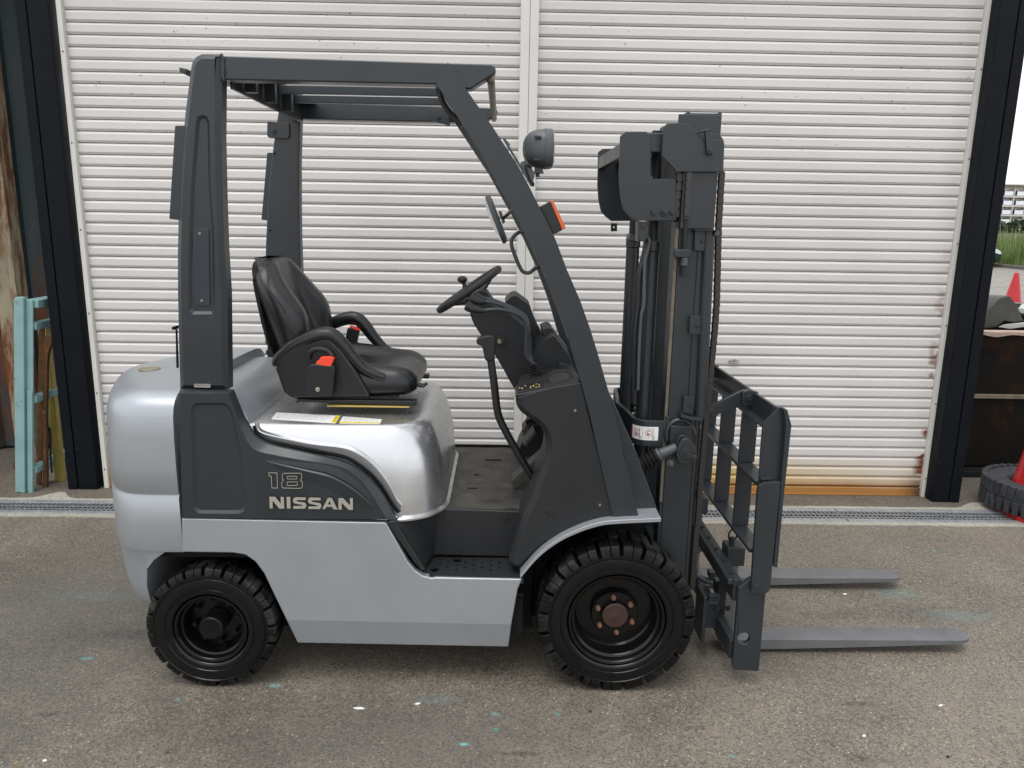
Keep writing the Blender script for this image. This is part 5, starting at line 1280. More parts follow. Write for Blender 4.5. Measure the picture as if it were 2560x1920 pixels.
# hydraulic levers
lv_ = [([(0.116, 1.125), (0.102, 1.137), (0.090, 1.160), (0.087, 1.201), (0.088, 1.241), (0.082, 1.276), (0.062, 1.298), (0.027, 1.313), (-0.018, 1.319), (-0.060, 1.315)], [(-0.057, 1.314), (-0.077, 1.317), (-0.102, 1.330), (-0.122, 1.342), (-0.126, 1.330), (-0.124, 1.315)]),
       ([(0.119, 1.116), (0.106, 1.131), (0.097, 1.157), (0.093, 1.203), (0.092, 1.244), (0.084, 1.282), (0.058, 1.302), (0.022, 1.319), (-0.018, 1.334), (-0.059, 1.341)], [(-0.053, 1.339), (-0.071, 1.343), (-0.094, 1.355), (-0.111, 1.363), (-0.116, 1.352), (-0.115, 1.340)]),
       ([(0.121, 1.106), (0.112, 1.125), (0.104, 1.154), (0.098, 1.201), (0.096, 1.248), (0.085, 1.284), (0.059, 1.304), (0.023, 1.321), (-0.019, 1.336), (-0.055, 1.346)], [(-0.049, 1.343), (-0.070, 1.351), (-0.091, 1.363), (-0.106, 1.371), (-0.110, 1.363), (-0.108, 1.353)])]
for i, (sh, hd_) in enumerate(lv_):
    y0 = (.25, .275, .30)[i]; y1 = (.22, .27, .32)[i]; sh = spl(sh, 4); m_ = len(sh)
    b = MB(); b.tube([(p[0], y0 + (y1 - y0) * k_ / m_, p[1]) for k_, p in enumerate(sh)], .0068, 10); LVR = part('hydraulic_lever', b, 'handle', 0)
    b = MB(); h0, h1 = hd_[0], hd_[3]; d_ = Vector((h1[0] - h0[0], h1[1] - h0[1])); 
    pth = [(h0[0] + d_.x * f, y1, h0[1] + d_.y * f - .012 * math.sin(f * 2.2)) for f in (0, .15, .35, .6, .8, .95, 1.0)]
    b.tube(pth, [.007, .0095, .0125, .015, .0165, .0165, .010], 12); part('lever_grip', b, 'black', 0, parent=LVR)
p = [(0.131, 1.086), (0.110, 1.125)]
ax_ = (Vector((p[1][0], .275, p[1][1])) - Vector((p[0][0], .275, p[0][1]))); bl = ax_.length; ax_.normalize()
b = MB(); pts_, rs = [], []
base_ = Vector((p[0][0], .275, p[0][1])) - ax_ * .012
for k_ in range(13):
    f = k_ / 12.0; pts_.append(base_ + ax_ * (bl + .010) * f); rs.append((.030 * (1 - f) + .012 * f) + (.004 if k_ % 2 else -.003))
b.tube(pts_, rs, 20); part('lever_boot', b, 'hose', 0, angle=70)
# parking brake lever
pb = spl([(-0.039, 1.171), (-0.031, 1.115), (-0.022, 1.053), (-0.014, 0.985), (-0.006, 0.943), (0.008, 0.909), (0.034, 0.859), (0.071, 0.794), (0.125, 0.703)], 5)
b = MB(); b.tube([(p[0], .235, p[1]) for p in pb], .0135, 14); PBK = part('parking_brake_lever', b, 'black', 0)
gp = [(-0.086, 1.211), (-0.079, 1.222), (-0.052, 1.229), (-0.032, 1.230), (-0.023, 1.221), (-0.019, 1.197), (-0.022, 1.146), (-0.032, 1.138), (-0.054, 1.140), (-0.060, 1.166), (-0.066, 1.191), (-0.084, 1.198)]
b = MB(); b.prism(rnd(gp, .006, 3), .219, .251); part('brake_grip', b, 'black', .009, parent=PBK, seg=3)
# pedals
for Yp, q, nm in ((.70, [(0.092, 0.773), (0.108, 0.795), (0.127, 0.773), (0.098, 0.740)], 'pedal'), (.58, [(0.092, 0.745), (0.135, 0.806), (0.147, 0.796), (0.108, 0.737)], 'pedal')):
    b = MB(); b.prism(q, Yp - .05, Yp + .05); PD = part('brake_pedal', b, 'mat', .004)
    b = MB(); e_ = q[1]; b.tube([(e_[0], Yp, e_[1]), (e_[0] + .10, Yp, e_[1] + .04), (e_[0] + .16, Yp, e_[1] + .12)], .009, 8); part('pedal_arm', b, 'under', 0, parent=PD)
q = [(0.044, 0.641), (0.163, 0.757), (0.181, 0.745), (0.053, 0.622)]
b = MB(); b.prism(q, .39, .47); part('accelerator_pedal', b, 'mat', .003)

# ---- wheels
def wheel(cx_, cz_, R_, wd, y0, sgn, nl, front):
    k_ = R_ / .275
    rp_ = [(.133, .090), (.139, .084), (.142, .040), (.146, .034), (.152, .031), (.156, .016), (.159, .012), (.166, .010), (.170, .02)] if front else [(.094, .090), (.099, .084), (.101, .042), (.104, .036), (.110, .033), (.113, .016), (.116, .012), (.124, .010), (.128, .02)]
    b = MB(); b.lathe([(.0005, .088)] + rp_ + [(rp_[-1][0], wd - .01), (.05, wd - .01)], cx_, cz_, y0, 56, sgn)
    wh_ = part('wheel', b, 'rim', 0, angle=30)
    # smooth tyre body with a stepped side wall
    sw = [(.168, .030), (.172, .010), (.176, .006), (.182, .005), (.190, .004), (.1915, .0065), (.195, .0068), (.197, .004), (.212, .003), (.226, .006), (.228, .0095), (.232, .0095), (.234, .007), (.2385, .0075), (.2395, .022), (.246, .036)]
    f = 1.0 if front else .225 / .275
    lo_r = sw[0][0]
    if not front: sw = [(.126 + (r - .168) * (.207 - .126) / (.246 - .168), d_) for r, d_ in sw]
    ba = sw[-1][0]
    pf = sw + [(ba + .003, wd * .5)] + [(r, wd - d_) for r, d_ in sw[::-1]]
    b = MB(); b.lathe(pf, cx_, cz_, y0, 72, sgn); part('tyre', b, 'tyre', 0, parent=wh_, angle=40)
    # shoulder lugs, two rows, each split by a sipe
    b = MB(); st = 2 * math.pi / nl; ir = sw[13][0] - .006
    for row in range(2):
        for i in range(nl):
            for a0, a1 in ((.07, .44), (.47, .90)):
                q0, q1 = st * (i + a0 + .5 * row + .2), st * (i + a1 + .5 * row + .2); vs = []
                for qq in (q0, q1):
                    sec = [(ir, .008), (R_ - .016, .0085), (R_ - .003, .016), (R_, .026), (R_, wd * .47 + (.012 if qq == q1 else 0)), (ba - .01, wd * .47)]
                    for r, d_ in sec:
                        dd = d_ if row == 0 else wd - d_
                        vs.append((cx_ + r * math.cos(qq), y0 + sgn * dd, cz_ + r * math.sin(qq)))
                n6 = 6
                b.add(vs, [tuple(range(6)), tuple(range(11, 5, -1))] + [(j, j + 6, (j + 1) % 6 + 6, (j + 1) % 6) for j in range(6)])
    part('tread_lugs', b, 'tread', .0022, parent=wh_, seg=2)
    if front:
        b = MB(); b.lathe([(.0005, .060), (.080, .060), (.083, .064), (.085, .085)], cx_, cz_, y0, 40, sgn); b.lathe([(.048, .060), (.050, .05), (.048, .044)], cx_, cz_, y0, 32, sgn); part('hub_flange', b, 'rim', 0, parent=wh_, angle=30)
        b = MB(); b.lathe([(.0005, .039), (.004, .040), (.042, .0405), (.046, .044), (.047, .06)], cx_, cz_, y0, 36, sgn); part('hub_cap', b, 'hubrust', 0, parent=wh_, angle=40)
        for i in range(6):
            a = math.radians(97 + 60 * i); x_, z_ = cx_ + .066 * math.cos(a), cz_ + .066 * math.sin(a)
            b = MB(); b.prism(disc(x_, z_, .0088, 6), y0 + sgn * .042, y0 + sgn * .060); b.prism(disc(x_, z_, .0048, 8), y0 + sgn * .036, y0 + sgn * .042); part('wheel_nut', b, 'nutrust', .0012, parent=wh_)
    else:
        b = MB(); b.lathe([(.0005, .012), (.038, .012), (.0415, .016), (.042, .08)], cx_, cz_, y0, 36, sgn); part('hub', b, 'tread', 0, parent=wh_, angle=40)
        for i in range(8):
            a = math.radians(10 + 45 * i); x_, z_ = cx_ + .078 * math.cos(a), cz_ + .078 * math.sin(a)
            b = MB(); b.prism(disc(x_, z_, .0088, 6), y0 + sgn * .062, y0 + sgn * .085); part('wheel_nut', b, 'rim', .001, parent=wh_)
FZ, RZ = .2735, .2235
wheel(.4115, FZ, .275, .185, .004, 1, 21, True); wheel(.4115, FZ, .275, .185, W2 - .004, -1, 21, True)
wheel(-.988, RZ, .225, .140, .012, 1, 20, False); wheel(-.988, RZ, .225, .140, W2 - .012, -1, 20, False)

# ---- mast
rl = [(0.584, 1.426), (0.727, 1.428), (0.580, 0.917), (0.718, 0.918)]
def bx_(name, m, x0, x1, y0, y1, z0, z1, bev=.002, parent=FK):
    b = MB(); b.box(x0, x1, y0, y1, z0, z1); return part(name, b, m, bev, parent=parent)
xr_, xf_ = .588, .712
for s_ in (1, -1):
    Y = (lambda y: y) if s_ == 1 else (lambda y: W2 - y)
    b = MB(); b.box(xr_ + .012, xf_ - .012, *sorted((Y(.25), Y(.262))), .10, 1.86); b.box(xr_, xr_ + .012, *sorted((Y(.25), Y(.325))), .10, 1.86); b.box(xf_ - .012, xf_, *sorted((Y(.25), Y(.300))), .10, 1.86)
    RA = part('mast_rail', b, 'dark', .003)
    b = MB(); b.box(xr_ - .0012, xr_ + .010, *sorted((Y(.2485), Y(.254))), .62, 1.60); part('greased_edge', b, 'tan', .001, parent=RA)
    b = MB(); b.box(.615, .735, *sorted((Y(.335), Y(.347))), .16, 1.985); b.box(.615, .628, *sorted((Y(.312), Y(.38))), .16, 1.985); b.box(.723, .735, *sorted((Y(.312), Y(.38))), .16, 1.985); part('inner_mast_rail', b, 'dark', .003)
top_in = [(0.587, 1.976), (0.732, 1.977)]
bx_('inner_mast_head', 'dark', top_in[0][0], top_in[1][0], .300, .312, 1.66, top_in[0][1], .003); bx_('inner_mast_head', 'dark', top_in[0][0], top_in[1][0], W2 - .312, W2 - .300, 1.66, top_in[0][1], .003)
bx_('inner_cross_member', 'dark', .625, .66, .34, .73, 1.90, 1.97, .004); bx_('inner_cross_member', 'dark', .63, .66, .35, .72, .22, .34, .004)
hp = [(0.520, 1.923), (0.531, 1.934), (0.597, 1.935), (0.620, 1.918), (0.651, 1.887), (0.711, 1.886), (0.723, 1.875), (0.726, 1.785), (0.572, 1.783), (0.519, 1.834)]
h2 = [(0.383, 1.895), (0.400, 1.908), (0.467, 1.910), (0.483, 1.897), (0.489, 1.776), (0.501, 1.760), (0.574, 1.761), (0.583, 1.626), (0.448, 1.623), (0.424, 1.640), (0.404, 1.661), (0.392, 1.704), (0.385, 1.767)]
for s_ in (1, -1):
    Y = (lambda y: y) if s_ == 1 else (lambda y: W2 - y)
    b = MB(); b.prism(hp, *sorted((Y(.214), Y(.228)))); HP = part('chain_anchor_plate', b, 'dark', .002)
    b = MB(); b.prism(h2, *sorted((Y(.232), Y(.246)))); H2_ = part('cylinder_head_bracket', b, 'dark', .002)
    b = MB()
    for p in [(0.506, 1.652), (0.569, 1.653)]: b.prism(disc(p[0], p[1], .0085, 14), *sorted((Y(.220), Y(.232))))
    p = [(0.541, 1.654)][0]; hexbolt(b, p[0], p[1], Y(.232), .012, .012, -s_); part('bracket_bolt', b, 'dark', .001, parent=H2_)
    b = MB(); b.box(xf_ - .114, xf_ - .002, *sorted((Y(.229), Y(.249))), 1.60, 1.865); part('mast_head_web', b, 'dark', .002)
    q = [(0.366, 1.613), (0.387, 1.614), (0.388, 1.587), (0.367, 1.587)]
b = MB(); q = [(0.448, 1.614), (0.473, 1.614), (0.474, 1.582), (0.449, 1.581)]; b.plate(q, [disc((q[0][0] + q[1][0]) / 2, (q[0][1] + q[2][1]) / 2, .0035, 8)], .828, .838); part('hose_tab', b, 'dark', 0)
q = [(0.383, 1.874), (0.385, 1.832)]; xm = h2[0][0]
b = MB(); b.box(xm + .002, xm + .03, .246, W2 - .246, q[0][1] - .045, q[0][1] - .0); part('mast_top_beam', b, 'dark', .003)
b = MB(); q = [(0.483, 1.897), (0.520, 1.920), (0.519, 1.869), (0.486, 1.841)]; b.box(q[0][0] - .03, q[1][0] + .012, .246, W2 - .246, q[3][1] + .005, q[1][1] - .012); part('mast_top_beam', b, 'dark', .004)
b = MB(); q = [(0.652, 1.917), (0.672, 1.917), (0.685, 1.840), (0.665, 1.838)]; b.prism(q, .198, .2135); q2 = [(0.629, 1.905), (0.652, 1.916), (0.672, 1.918), (0.673, 1.915), (0.652, 1.910)]; b.prism(q2, .196, .24); STY = part('chain_guard', b, 'dark', .002)
b = MB(); p = [(0.673, 1.850)][0]; hexbolt(b, p[0], p[1], .198, .0085, .006); part('guard_bolt', b, 'dark', .0006, parent=STY)
pw = [(0.700, 1.875)][0]
b = MB(); b.cyl((pw[0], .262, pw[1]), (pw[0], .285, pw[1]), .036, 32); part('chain_sheave', b, 'dark', .002); b = MB(); b.cyl((pw[0], W2 - .285, pw[1]), (pw[0], W2 - .262, pw[1]), .036, 32); part('chain_sheave', b, 'dark', .002)
# lift cylinders
for s_ in (1, -1):
    Yc_ = .335 if s_ == 1 else W2 - .335
    b = MB(); b.cyl((.527, Yc_, .16), (.527, Yc_, 1.52), .0265, 24); b.cyl((.527, Yc_, 1.52), (.527, Yc_, 1.556), .029, 24); LC = part('lift_cylinder', b, 'dark', .003)
    b = MB(); b.cyl((.527, Yc_, 1.556), (.527, Yc_, 1.90), .018, 18); part('piston_rod', b, 'plastic', .001, parent=LC)
q = [(0.457, 1.622), (0.491, 1.621), (0.494, 1.577), (0.485, 1.555), (0.460, 1.555)]
b = MB(); b.prism(rnd(q, .004, 2), .24, .30); HB = part('hose_bracket', b, 'dark', .003)
b = MB(); p = [(0.473, 1.608)][0]; hexbolt(b, p[0], p[1], .24, .0085, .006); part('bracket_bolt', b, 'dark', .0005, parent=HB)
b = MB(); q = [(0.507, 1.575), (0.539, 1.563), (0.540, 1.545), (0.504, 1.549)]; b.prism(q, .70, .78); part('cylinder_clamp', b, 'lampshell', .002)
for yy, pts_ in ((.27, [(0.494, 1.571), (0.503, 1.559), (0.501, 1.530), (0.493, 1.493), (0.492, 1.448), (0.496, 1.340)] + [(0.489, 1.297), (0.488, 1.169), (0.491, 1.033)]), (.285, [(0.493, 1.569), (0.498, 1.554), (0.495, 1.522), (0.487, 1.480), (0.479, 1.439), (0.479, 1.338)] + [(0.473, 1.218), (0.478, 1.061), (0.480, 0.982)])):
    b = MB(); b.tube([(p[0], yy, p[1]) for p in spl(pts_, 4)], .0055 if yy < .28 else .012, 8); part('hydraulic_hose', b, 'lampshell' if yy < .28 else 'hose', 0)
b = MB(); q = [(0.516, 0.954)]; 
for dz in (0, -.02, -.04): b.cyl((q[0][0] - .012, .40, q[0][1] + dz), (q[0][0] + .012, .40, q[0][1] + dz - .006), .008, 10)
part('hose_fitting', b, 'steel', .001)
# U-shaped stay on the mast
def band_path():
    pts_ = [(.590, .2485), (.545, .2485)]
    for k_ in range(9):
        a = -math.pi / 2 - (math.pi / 2) * k_ / 8; pts_.append((.535 + .055 * math.cos(a), .3035 + .055 * math.sin(a)))
    pts_.append((.47, .42)); pts_.append((.455, .535))
    half = pts_[:-1]
    return pts_ + [(x, W2 - y) for x, y in half[::-1]]
bp_ = band_path(); zb1 = [(0.575, 0.917), (0.575, 0.822)]
b = MB(); nb = len(bp_); inn_ = []
for i, p in enumerate(bp_):
    a_, c_ = Vector(bp_[max(0, i - 1)]), Vector(bp_[min(nb - 1, i + 1)]); t = (c_ - a_).normalized(); nn = Vector((t.y, -t.x)); nn = nn if nn.x * (.6 - p[0]) + nn.y * (.535 - p[1]) > 0 else -nn
    inn_.append((p[0] + nn.x * .016, p[1] + nn.y * .016))
zt_, zl_ = .925, .830
rows = [[(p[0], p[1], z) for p in l] for l, z in ((bp_, zt_), (bp_, zl_), (inn_, zl_), (inn_, zt_), (bp_, zt_))]
b.grid(rows); b.add([(bp_[0][0], bp_[0][1], zl_), (bp_[0][0], bp_[0][1], zt_), (inn_[0][0], inn_[0][1], zt_), (inn_[0][0], inn_[0][1], zl_)], [(0, 1, 2, 3)])
BD = part('mast_stay', b, 'dark', .002, angle=50, weld=True)
# warning sticker wrapped round the stay
from bisect import bisect
def along(s):
    acc = 0
    for i in range(nb - 1):
        L_ = (Vector(bp_[i + 1]) - Vector(bp_[i])).length
        if acc + L_ >= s or i == nb - 2:
            f = (s - acc) / L_; p = Vector(bp_[i]) * (1 - f) + Vector(bp_[i + 1]) * f; t = (Vector(bp_[i + 1]) - Vector(bp_[i])).normalized(); nn = Vector((t.y, -t.x))
            if nn.x * (.6 - p.x) + nn.y * (.535 - p.y) > 0: nn = -nn
            return p, nn
        acc += L_
SA, SB = .022, .125
def sp3(u, v, off):
    p, nn = along(SB + (SA - SB) * u); return (p.x + nn.x * off, p.y + nn.y * off, .853 + .050 * v)
def patch(bm_, u0, u1, v0, v1, off, nu=12): bm_.grid([[sp3(u0 + (u1 - u0) * i / nu, v, off) for i in range(nu + 1)] for v in (v0, v1)])
b = MB(); patch(b, 0, 1, 0, 1, .0008, 24); part('warning_sticker', b, 'white', 0, parent=BD, angle=60)
b = MB(); patch(b, -.07, 0, 0, 1, .0008, 4); part('sticker_orange_end', b, 'orange', 0, parent=BD)
def ringp(bm_, u, v, r0, r1, off, asp=.485):
    n_ = 20; bm_.grid([[sp3(u + r * asp * math.cos(2 * math.pi * k_ / n_), v + r * math.sin(2 * math.pi * k_ / n_), off) for k_ in range(n_ + 1)] for r in (r0, r1)])
b = MB()
for u0 in (.235, .66):
    ringp(b, u0, .53, .20, .235, .0014)
    b.add([sp3(u0 - .085, .69, .0015), sp3(u0 - .070, .71, .0015), sp3(u0 + .085, .37, .0015), sp3(u0 + .070, .35, .0015)], [(0, 1, 2, 3)])
part('prohibition_rings', b, 'printred', 0, parent=BD, smooth=False)
b = MB()
patch(b, .455, .463, 0, 1, .0012, 2); patch(b, .33, .34, .25, .88, .0012, 2); patch(b, .35, .36, .25, .88, .0012, 2); patch(b, .80, .81, .28, .88, .0012, 2); patch(b, .835, .845, .28, .88, .0012, 2); patch(b, .56, .80, .84, .865, .0012, 4); patch(b, .13, .30, .24, .27, .0012, 4)
patch(b, .585, .60, .14, .22, .0012, 2); patch(b, .66, .675, .14, .22, .0012, 2)
for u0 in (.36, .83): ringp(b, u0, .18, .075, .115, .0013)
part('forklift_pictograms', b, 'printblue', 0, parent=BD, smooth=False)
b = MB()
for u0 in (.235, .66):
    ringp(b, u0 + .01, .66, 0.002, .035, .0013)
    b.add([sp3(u0 - .055, .52, .0013), sp3(u0 - .035, .54, .0013), sp3(u0 + .02, .44, .0013), sp3(u0 + .03, .38, .0013), sp3(u0 - .045, .38, .0013)], [(0, 1, 2, 3, 4)])
part('figure_pictograms', b, 'print', 0, parent=BD, smooth=False)
b = MB(); b.box(.59, .604, .2405, .2495, .845, .945); part('stay_weld', b, 'dark', .002, parent=BD)
# tilt cylinder
pv = [(0.652, 0.828)][0]
for s_ in (1, -1):
    Y = (lambda y: y) if s_ == 1 else (lambda y: W2 - y)
    a0 = [(0.626, 0.841), (0.571, 0.816), (0.481, 0.764)]; pA, pB, pC = [Vector((p[0], Y(.205), p[1])) for p in a0]
    b = MB(); b.tube([pA, pB], [.017, .019], 14); b.tube([pB, pB + (pC - pB) * .12], [.024, .024], 16); TC_ = part('tilt_cylinder', b, 'lampshell', .002)
    b = MB(); pts_, rs = [], []
    for k_ in range(15):
        pts_.append(pB + (pC - pB) * (.12 + .95 * k_ / 14)); rs.append(.030 if k_ % 2 else .021)
    b.tube(pts_, rs, 20); part('rubber_bellows', b, 'hose', 0, parent=TC_, angle=30)
    b = MB()
    for y0, y1 in ((.178, .190), (.220, .234)):
        q = [(pv[0] - .012, pv[1] + .055), (pv[0] + .012, pv[1] + .052), (pv[0] + .040, pv[1] + .015), (pv[0] + .043, pv[1] - .02), (pv[0] + .018, pv[1] - .042), (pv[0] - .020, pv[1] - .040), (pv[0] - .030, pv[1] - .01), (pv[0] - .028, pv[1] + .02)]
        b.prism(rnd(q, .012, 3), *sorted((Y(y0), Y(y1))))
    b.box(pv[0] - .045, pv[0] + .035, *sorted((Y(.232), Y(.2495))), pv[1] - .02, pv[1] + .085); CV = part('tilt_clevis', b, 'dark', .004)
    b = MB(); b.prism(disc(pv[0], pv[1], .020, 22), *sorted((Y(.170), Y(.178)))); b.prism(disc(pv[0], pv[1], .026, 22), *sorted((Y(.191), Y(.219)))); q = [(pv[0] - .01, pv[1] + .012), (pv[0] + .035, pv[1] - .006), (pv[0] + .036, pv[1] - .018), (pv[0] - .004, pv[1] - .016)]; b.prism(q, *sorted((Y(.166), Y(.171)))); hexbolt(b, pv[0] + .029, pv[1] - .013, Y(.166), .008, .007, -s_); part('clevis_pin', b, 'dark', .0015, parent=CV)
    b = MB(); b.prism(disc(pv[0], pv[1], .008, 14), *sorted((Y(.1655), Y(.1702)))); part('pin_bore', b, 'hose', 0, parent=CV)
    b = MB(); p = [(0.605, 0.786)][0]; hexbolt(b, p[0], p[1], Y(.19), .010, .012, -s_); part('rod_bolt', b, 'lampshell', .001, parent=TC_)
arcp = [(0.599, 0.857), (0.596, 0.884), (0.603, 0.910), (0.623, 0.927), (0.649, 0.932), (0.670, 0.924), (0.687, 0.906), (0.696, 0.879)]
b = MB(); b.tube([(p[0], .242, p[1]) for p in spl(arcp, 5)], .0095, 10); b.prism([(0.599, 0.857), (0.596, 0.884), (0.603, 0.910), (0.623, 0.927), (0.649, 0.932), (0.670, 0.924), (0.687, 0.906), (0.696, 0.879), (0.684, 0.863)], .244, .2495); part('pivot_boss', b, 'dark', .001)
# anchor chain, rod, block on the near rail
def chain(path, wd, name):
    b = MB(); path = [Vector(p) for p in path]; tot = 0; seg_ = []
    for a_, c_ in zip(path, path[1:]): seg_.append((tot, a_, c_)); tot += (c_ - a_).length
    n_ = int(tot / .0135); 
    for i in range(n_):
        s = (i + .5) * tot / n_
        for t0, a_, c_ in seg_:
            L_ = (c_ - a_).length
            if s <= t0 + L_ + 1e-6:
                p = a_ + (c_ - a_) * ((s - t0) / L_); d_ = (c_ - a_).normalized(); break
        ang = math.atan2(d_.x, d_.z); mx = Matrix.Translation(p) @ Matrix.Rotation(ang, 4, 'Y')
        o_ = .004 if i % 2 else 0
        for sgn in (-1, 1):
            q = []
            for k_ in range(12):
                a2 = 2 * math.pi * k_ / 12; zz = math.sin(a2) * .0078; zz += .0068 if zz > 0 else -.0068
                q.append((math.cos(a2) * .0098, zz))
            yy = sgn * (wd * .5 - o_)
            b.prism(q, yy - .0015, yy + .0015, mx)
        b.cyl(mx @ Vector((0, -wd * .56, .0068)), mx @ Vector((0, wd * .56, .0068)), .0032, 6)
    return part(name, b, 'chain', 0, angle=30)
c1 = [(0.737, 1.785), (0.739, 1.615), (0.752, 1.342)] + [(0.752, 1.248), (0.747, 1.038), (0.743, 0.915), (0.739, 0.694), (0.740, 0.547)] + [(0.736, 0.494), (0.736, 0.264)]
chain([(p[0] + .003, .285, p[1]) for p in c1], .020, 'lift_chain')
chain([(p[0] - .002, W2 - .285, p[1]) for p in c1], .020, 'lift_chain')
c2 = [(0.615, 1.776), (0.614, 1.754), (0.615, 1.692), (0.615, 1.635)]
chain([(p[0], .226, p[1]) for p in c2], .018, 'anchor_chain')
c3 = [(0.589, 1.774), (0.587, 1.739), (0.583, 1.680), (0.584, 1.629)]; chain([(p[0], .243, p[1]) for p in c3], .008, 'rear_anchor_chain')
ar = [(0.615, 1.653), (0.615, 1.629), (0.617, 1.534), (0.619, 1.441)]
b = MB(); b.tube([(p[0], .228, p[1]) for p in ar[:2]], .011, 10); b.tube([(p[0], .228, p[1]) for p in ar[1:]], .0075, 12); AR = part('chain_anchor_bolt', b, 'plastic', .001)
q = [(0.582, 1.531), (0.637, 1.532), (0.636, 1.503), (0.582, 1.504)]
b = MB(); b.prism(rnd(q, .006, 3), .216, .2495); part('anchor_block', b, 'dark', .004)
q = [(0.620, 1.489)][0]
b = MB(); b.cyl((q[0], .228, q[1] - .012), (q[0], .228, q[1] + .014), .0135, 6); b.cyl((q[0], .228, q[1] + .010), (q[0], .228, q[1] + .020), .011, 6); part('anchor_nut', b, 'lampshell', .001, parent=AR)
# hose guide pipe and clips on the rail face
q0, q1 = [(0.709, 1.597)][0], [(0.719, 0.945)][0]
b = MB(); b.cyl((q0[0] - .010, .240, q0[1]), (q1[0] - .006, .240, q1[1]), .020, 20); part('hose_guide_pipe', b, 'dark', .002)
q = [(0.656, 1.528)] + [(0.659, 0.967)]; 
b = MB(); xx = q[0][0]; b.box(q[1][0] + .008, q[1][0] + .036, .2435, .2495, q[1][1], q[0][1]); part('guide_strip', b, 'dark', .002)
for nm, q in (('guide_clip', [(0.649, 1.594), (0.685, 1.595), (0.687, 1.527), (0.651, 1.528)]), ('guide_clip', [(0.651, 1.306), (0.688, 1.307), (0.691, 1.241), (0.652, 1.243)]), ('guide_clip', [(0.647, 1.023), (0.684, 1.019), (0.684, 0.957), (0.647, 0.963)])):
    b = MB(); b.prism(rnd(q, .003, 2), .229, .2425); GC = part(nm, b, 'dark', .0015)
    cxx, czz = sum(p[0] for p in q) / 4, sum(p[1] for p in q) / 4; b = MB(); hexbolt(b, cxx + .008, czz, .229, .007, .005); part('clip_bolt', b, 'dark', .0005, parent=GC)
q = [(0.643, 1.598), (0.719, 1.598), (0.720, 1.594), (0.643, 1.594)]; b = MB(); b.prism(q, .208, .2495); part('guide_flange', b, 'dark', .001)
q = [(0.636, 0.961), (0.668, 0.951), (0.712, 0.946), (0.713, 0.937), (0.669, 0.940), (0.635, 0.949)]; b = MB(); b.prism(q, .205, .2495); part('guide_flange', b, 'dark', .002)
q = [(0.715, 1.598)][0]; b = MB(); b.cyl((q[0] + .004, .212, q[1] - .012), (q[0] + .004, .25, q[1] - .012), .008, 10); part('guide_roller', b, 'lampshell', .001)
# crossmember low on the mast and axle mounts
bx_('mast_foot_beam', 'under', .55, .62, .262, W2 - .262, .16, .30, .006)

# ---- carriage, load backrest, forks
BX0, BX1 = .878, .940
def far(pts_): return pts_
cp = [(0.838, 0.379), (0.879, 0.419), (0.887, 0.360), (0.935, 0.357), (0.948, 0.379), (0.935, 0.354), (0.936, 0.057), (0.842, 0.065), (0.839, 0.075)]
cp = [(0.838, 0.378), (0.878, 0.416), (0.945, 0.417), (0.935, 0.357), (0.937, 0.059), (0.927, 0.056), (0.848, 0.061), (0.840, 0.072)]
hole = [(0.872, 0.185), (0.894, 0.185)]
hr_ = abs(hole[1][0] - hole[0][0])
for s_ in (1, -1):
    Y = (lambda y: y) if s_ == 1 else (lambda y: W2 - y)
    b = MB(); b.plate(cp, [disc(hole[0][0], hole[0][1], hr_, 28)], *sorted((Y(.056), Y(.076)))); part('carriage_side_plate', b, 'dark', .003)
    lug = [(0.888, 0.775), (0.945, 0.775), (0.942, 0.389), (0.937, 0.375), (0.929, 0.367), (0.883, 0.367), (0.876, 0.376), (0.876, 0.393), (0.869, 0.727), (0.870, 0.760)]
    b = MB(); b.prism(lug, *sorted((Y(.036), Y(.055)))); LG = part('backrest_arm', b, 'dark', .003)
    p = [(0.893, 0.396)][0]; b = MB(); b.prism(disc(p[0], p[1], .011, 18), *sorted((Y(.030), Y(.037)))); part('arm_bolt', b, 'dark', .0015, parent=LG)
    web = [(0.874, 0.970), (0.922, 1.027), (0.941, 1.025), (0.960, 0.971), (0.955, 0.722), (0.958, 0.466), (0.946, 0.469), (0.946, 0.637), (0.951, 0.769), (0.883, 0.771), (0.878, 0.756), (0.878, 0.876)]
    web = [(0.874, 0.970), (0.923, 1.027), (0.941, 1.025), (0.960, 0.971), (0.957, 0.722), (0.958, 0.469), (0.925, 0.469), (0.878, 0.757), (0.874, 0.876)]
    b = MB(); b.prism(web, *sorted((Y(.058), Y(.068))))
    fl2 = [(0.930, 1.027), (0.942, 1.025), (0.961, 0.971), (0.958, 0.722), (0.959, 0.466), (0.945, 0.469), (0.945, 0.722), (0.942, 0.971)]
    b.prism(fl2, *sorted((Y(.034), Y(.0579)))); part('backrest_post', b, 'dark', .002)
    q = [(0.877, 0.788), (0.911, 0.789), (0.911, 0.783), (0.876, 0.780)]; b = MB(); b.prism(q, *sorted((Y(.036), Y(.0575)))); part('arm_weld', b, 'dark', .001, parent=LG)
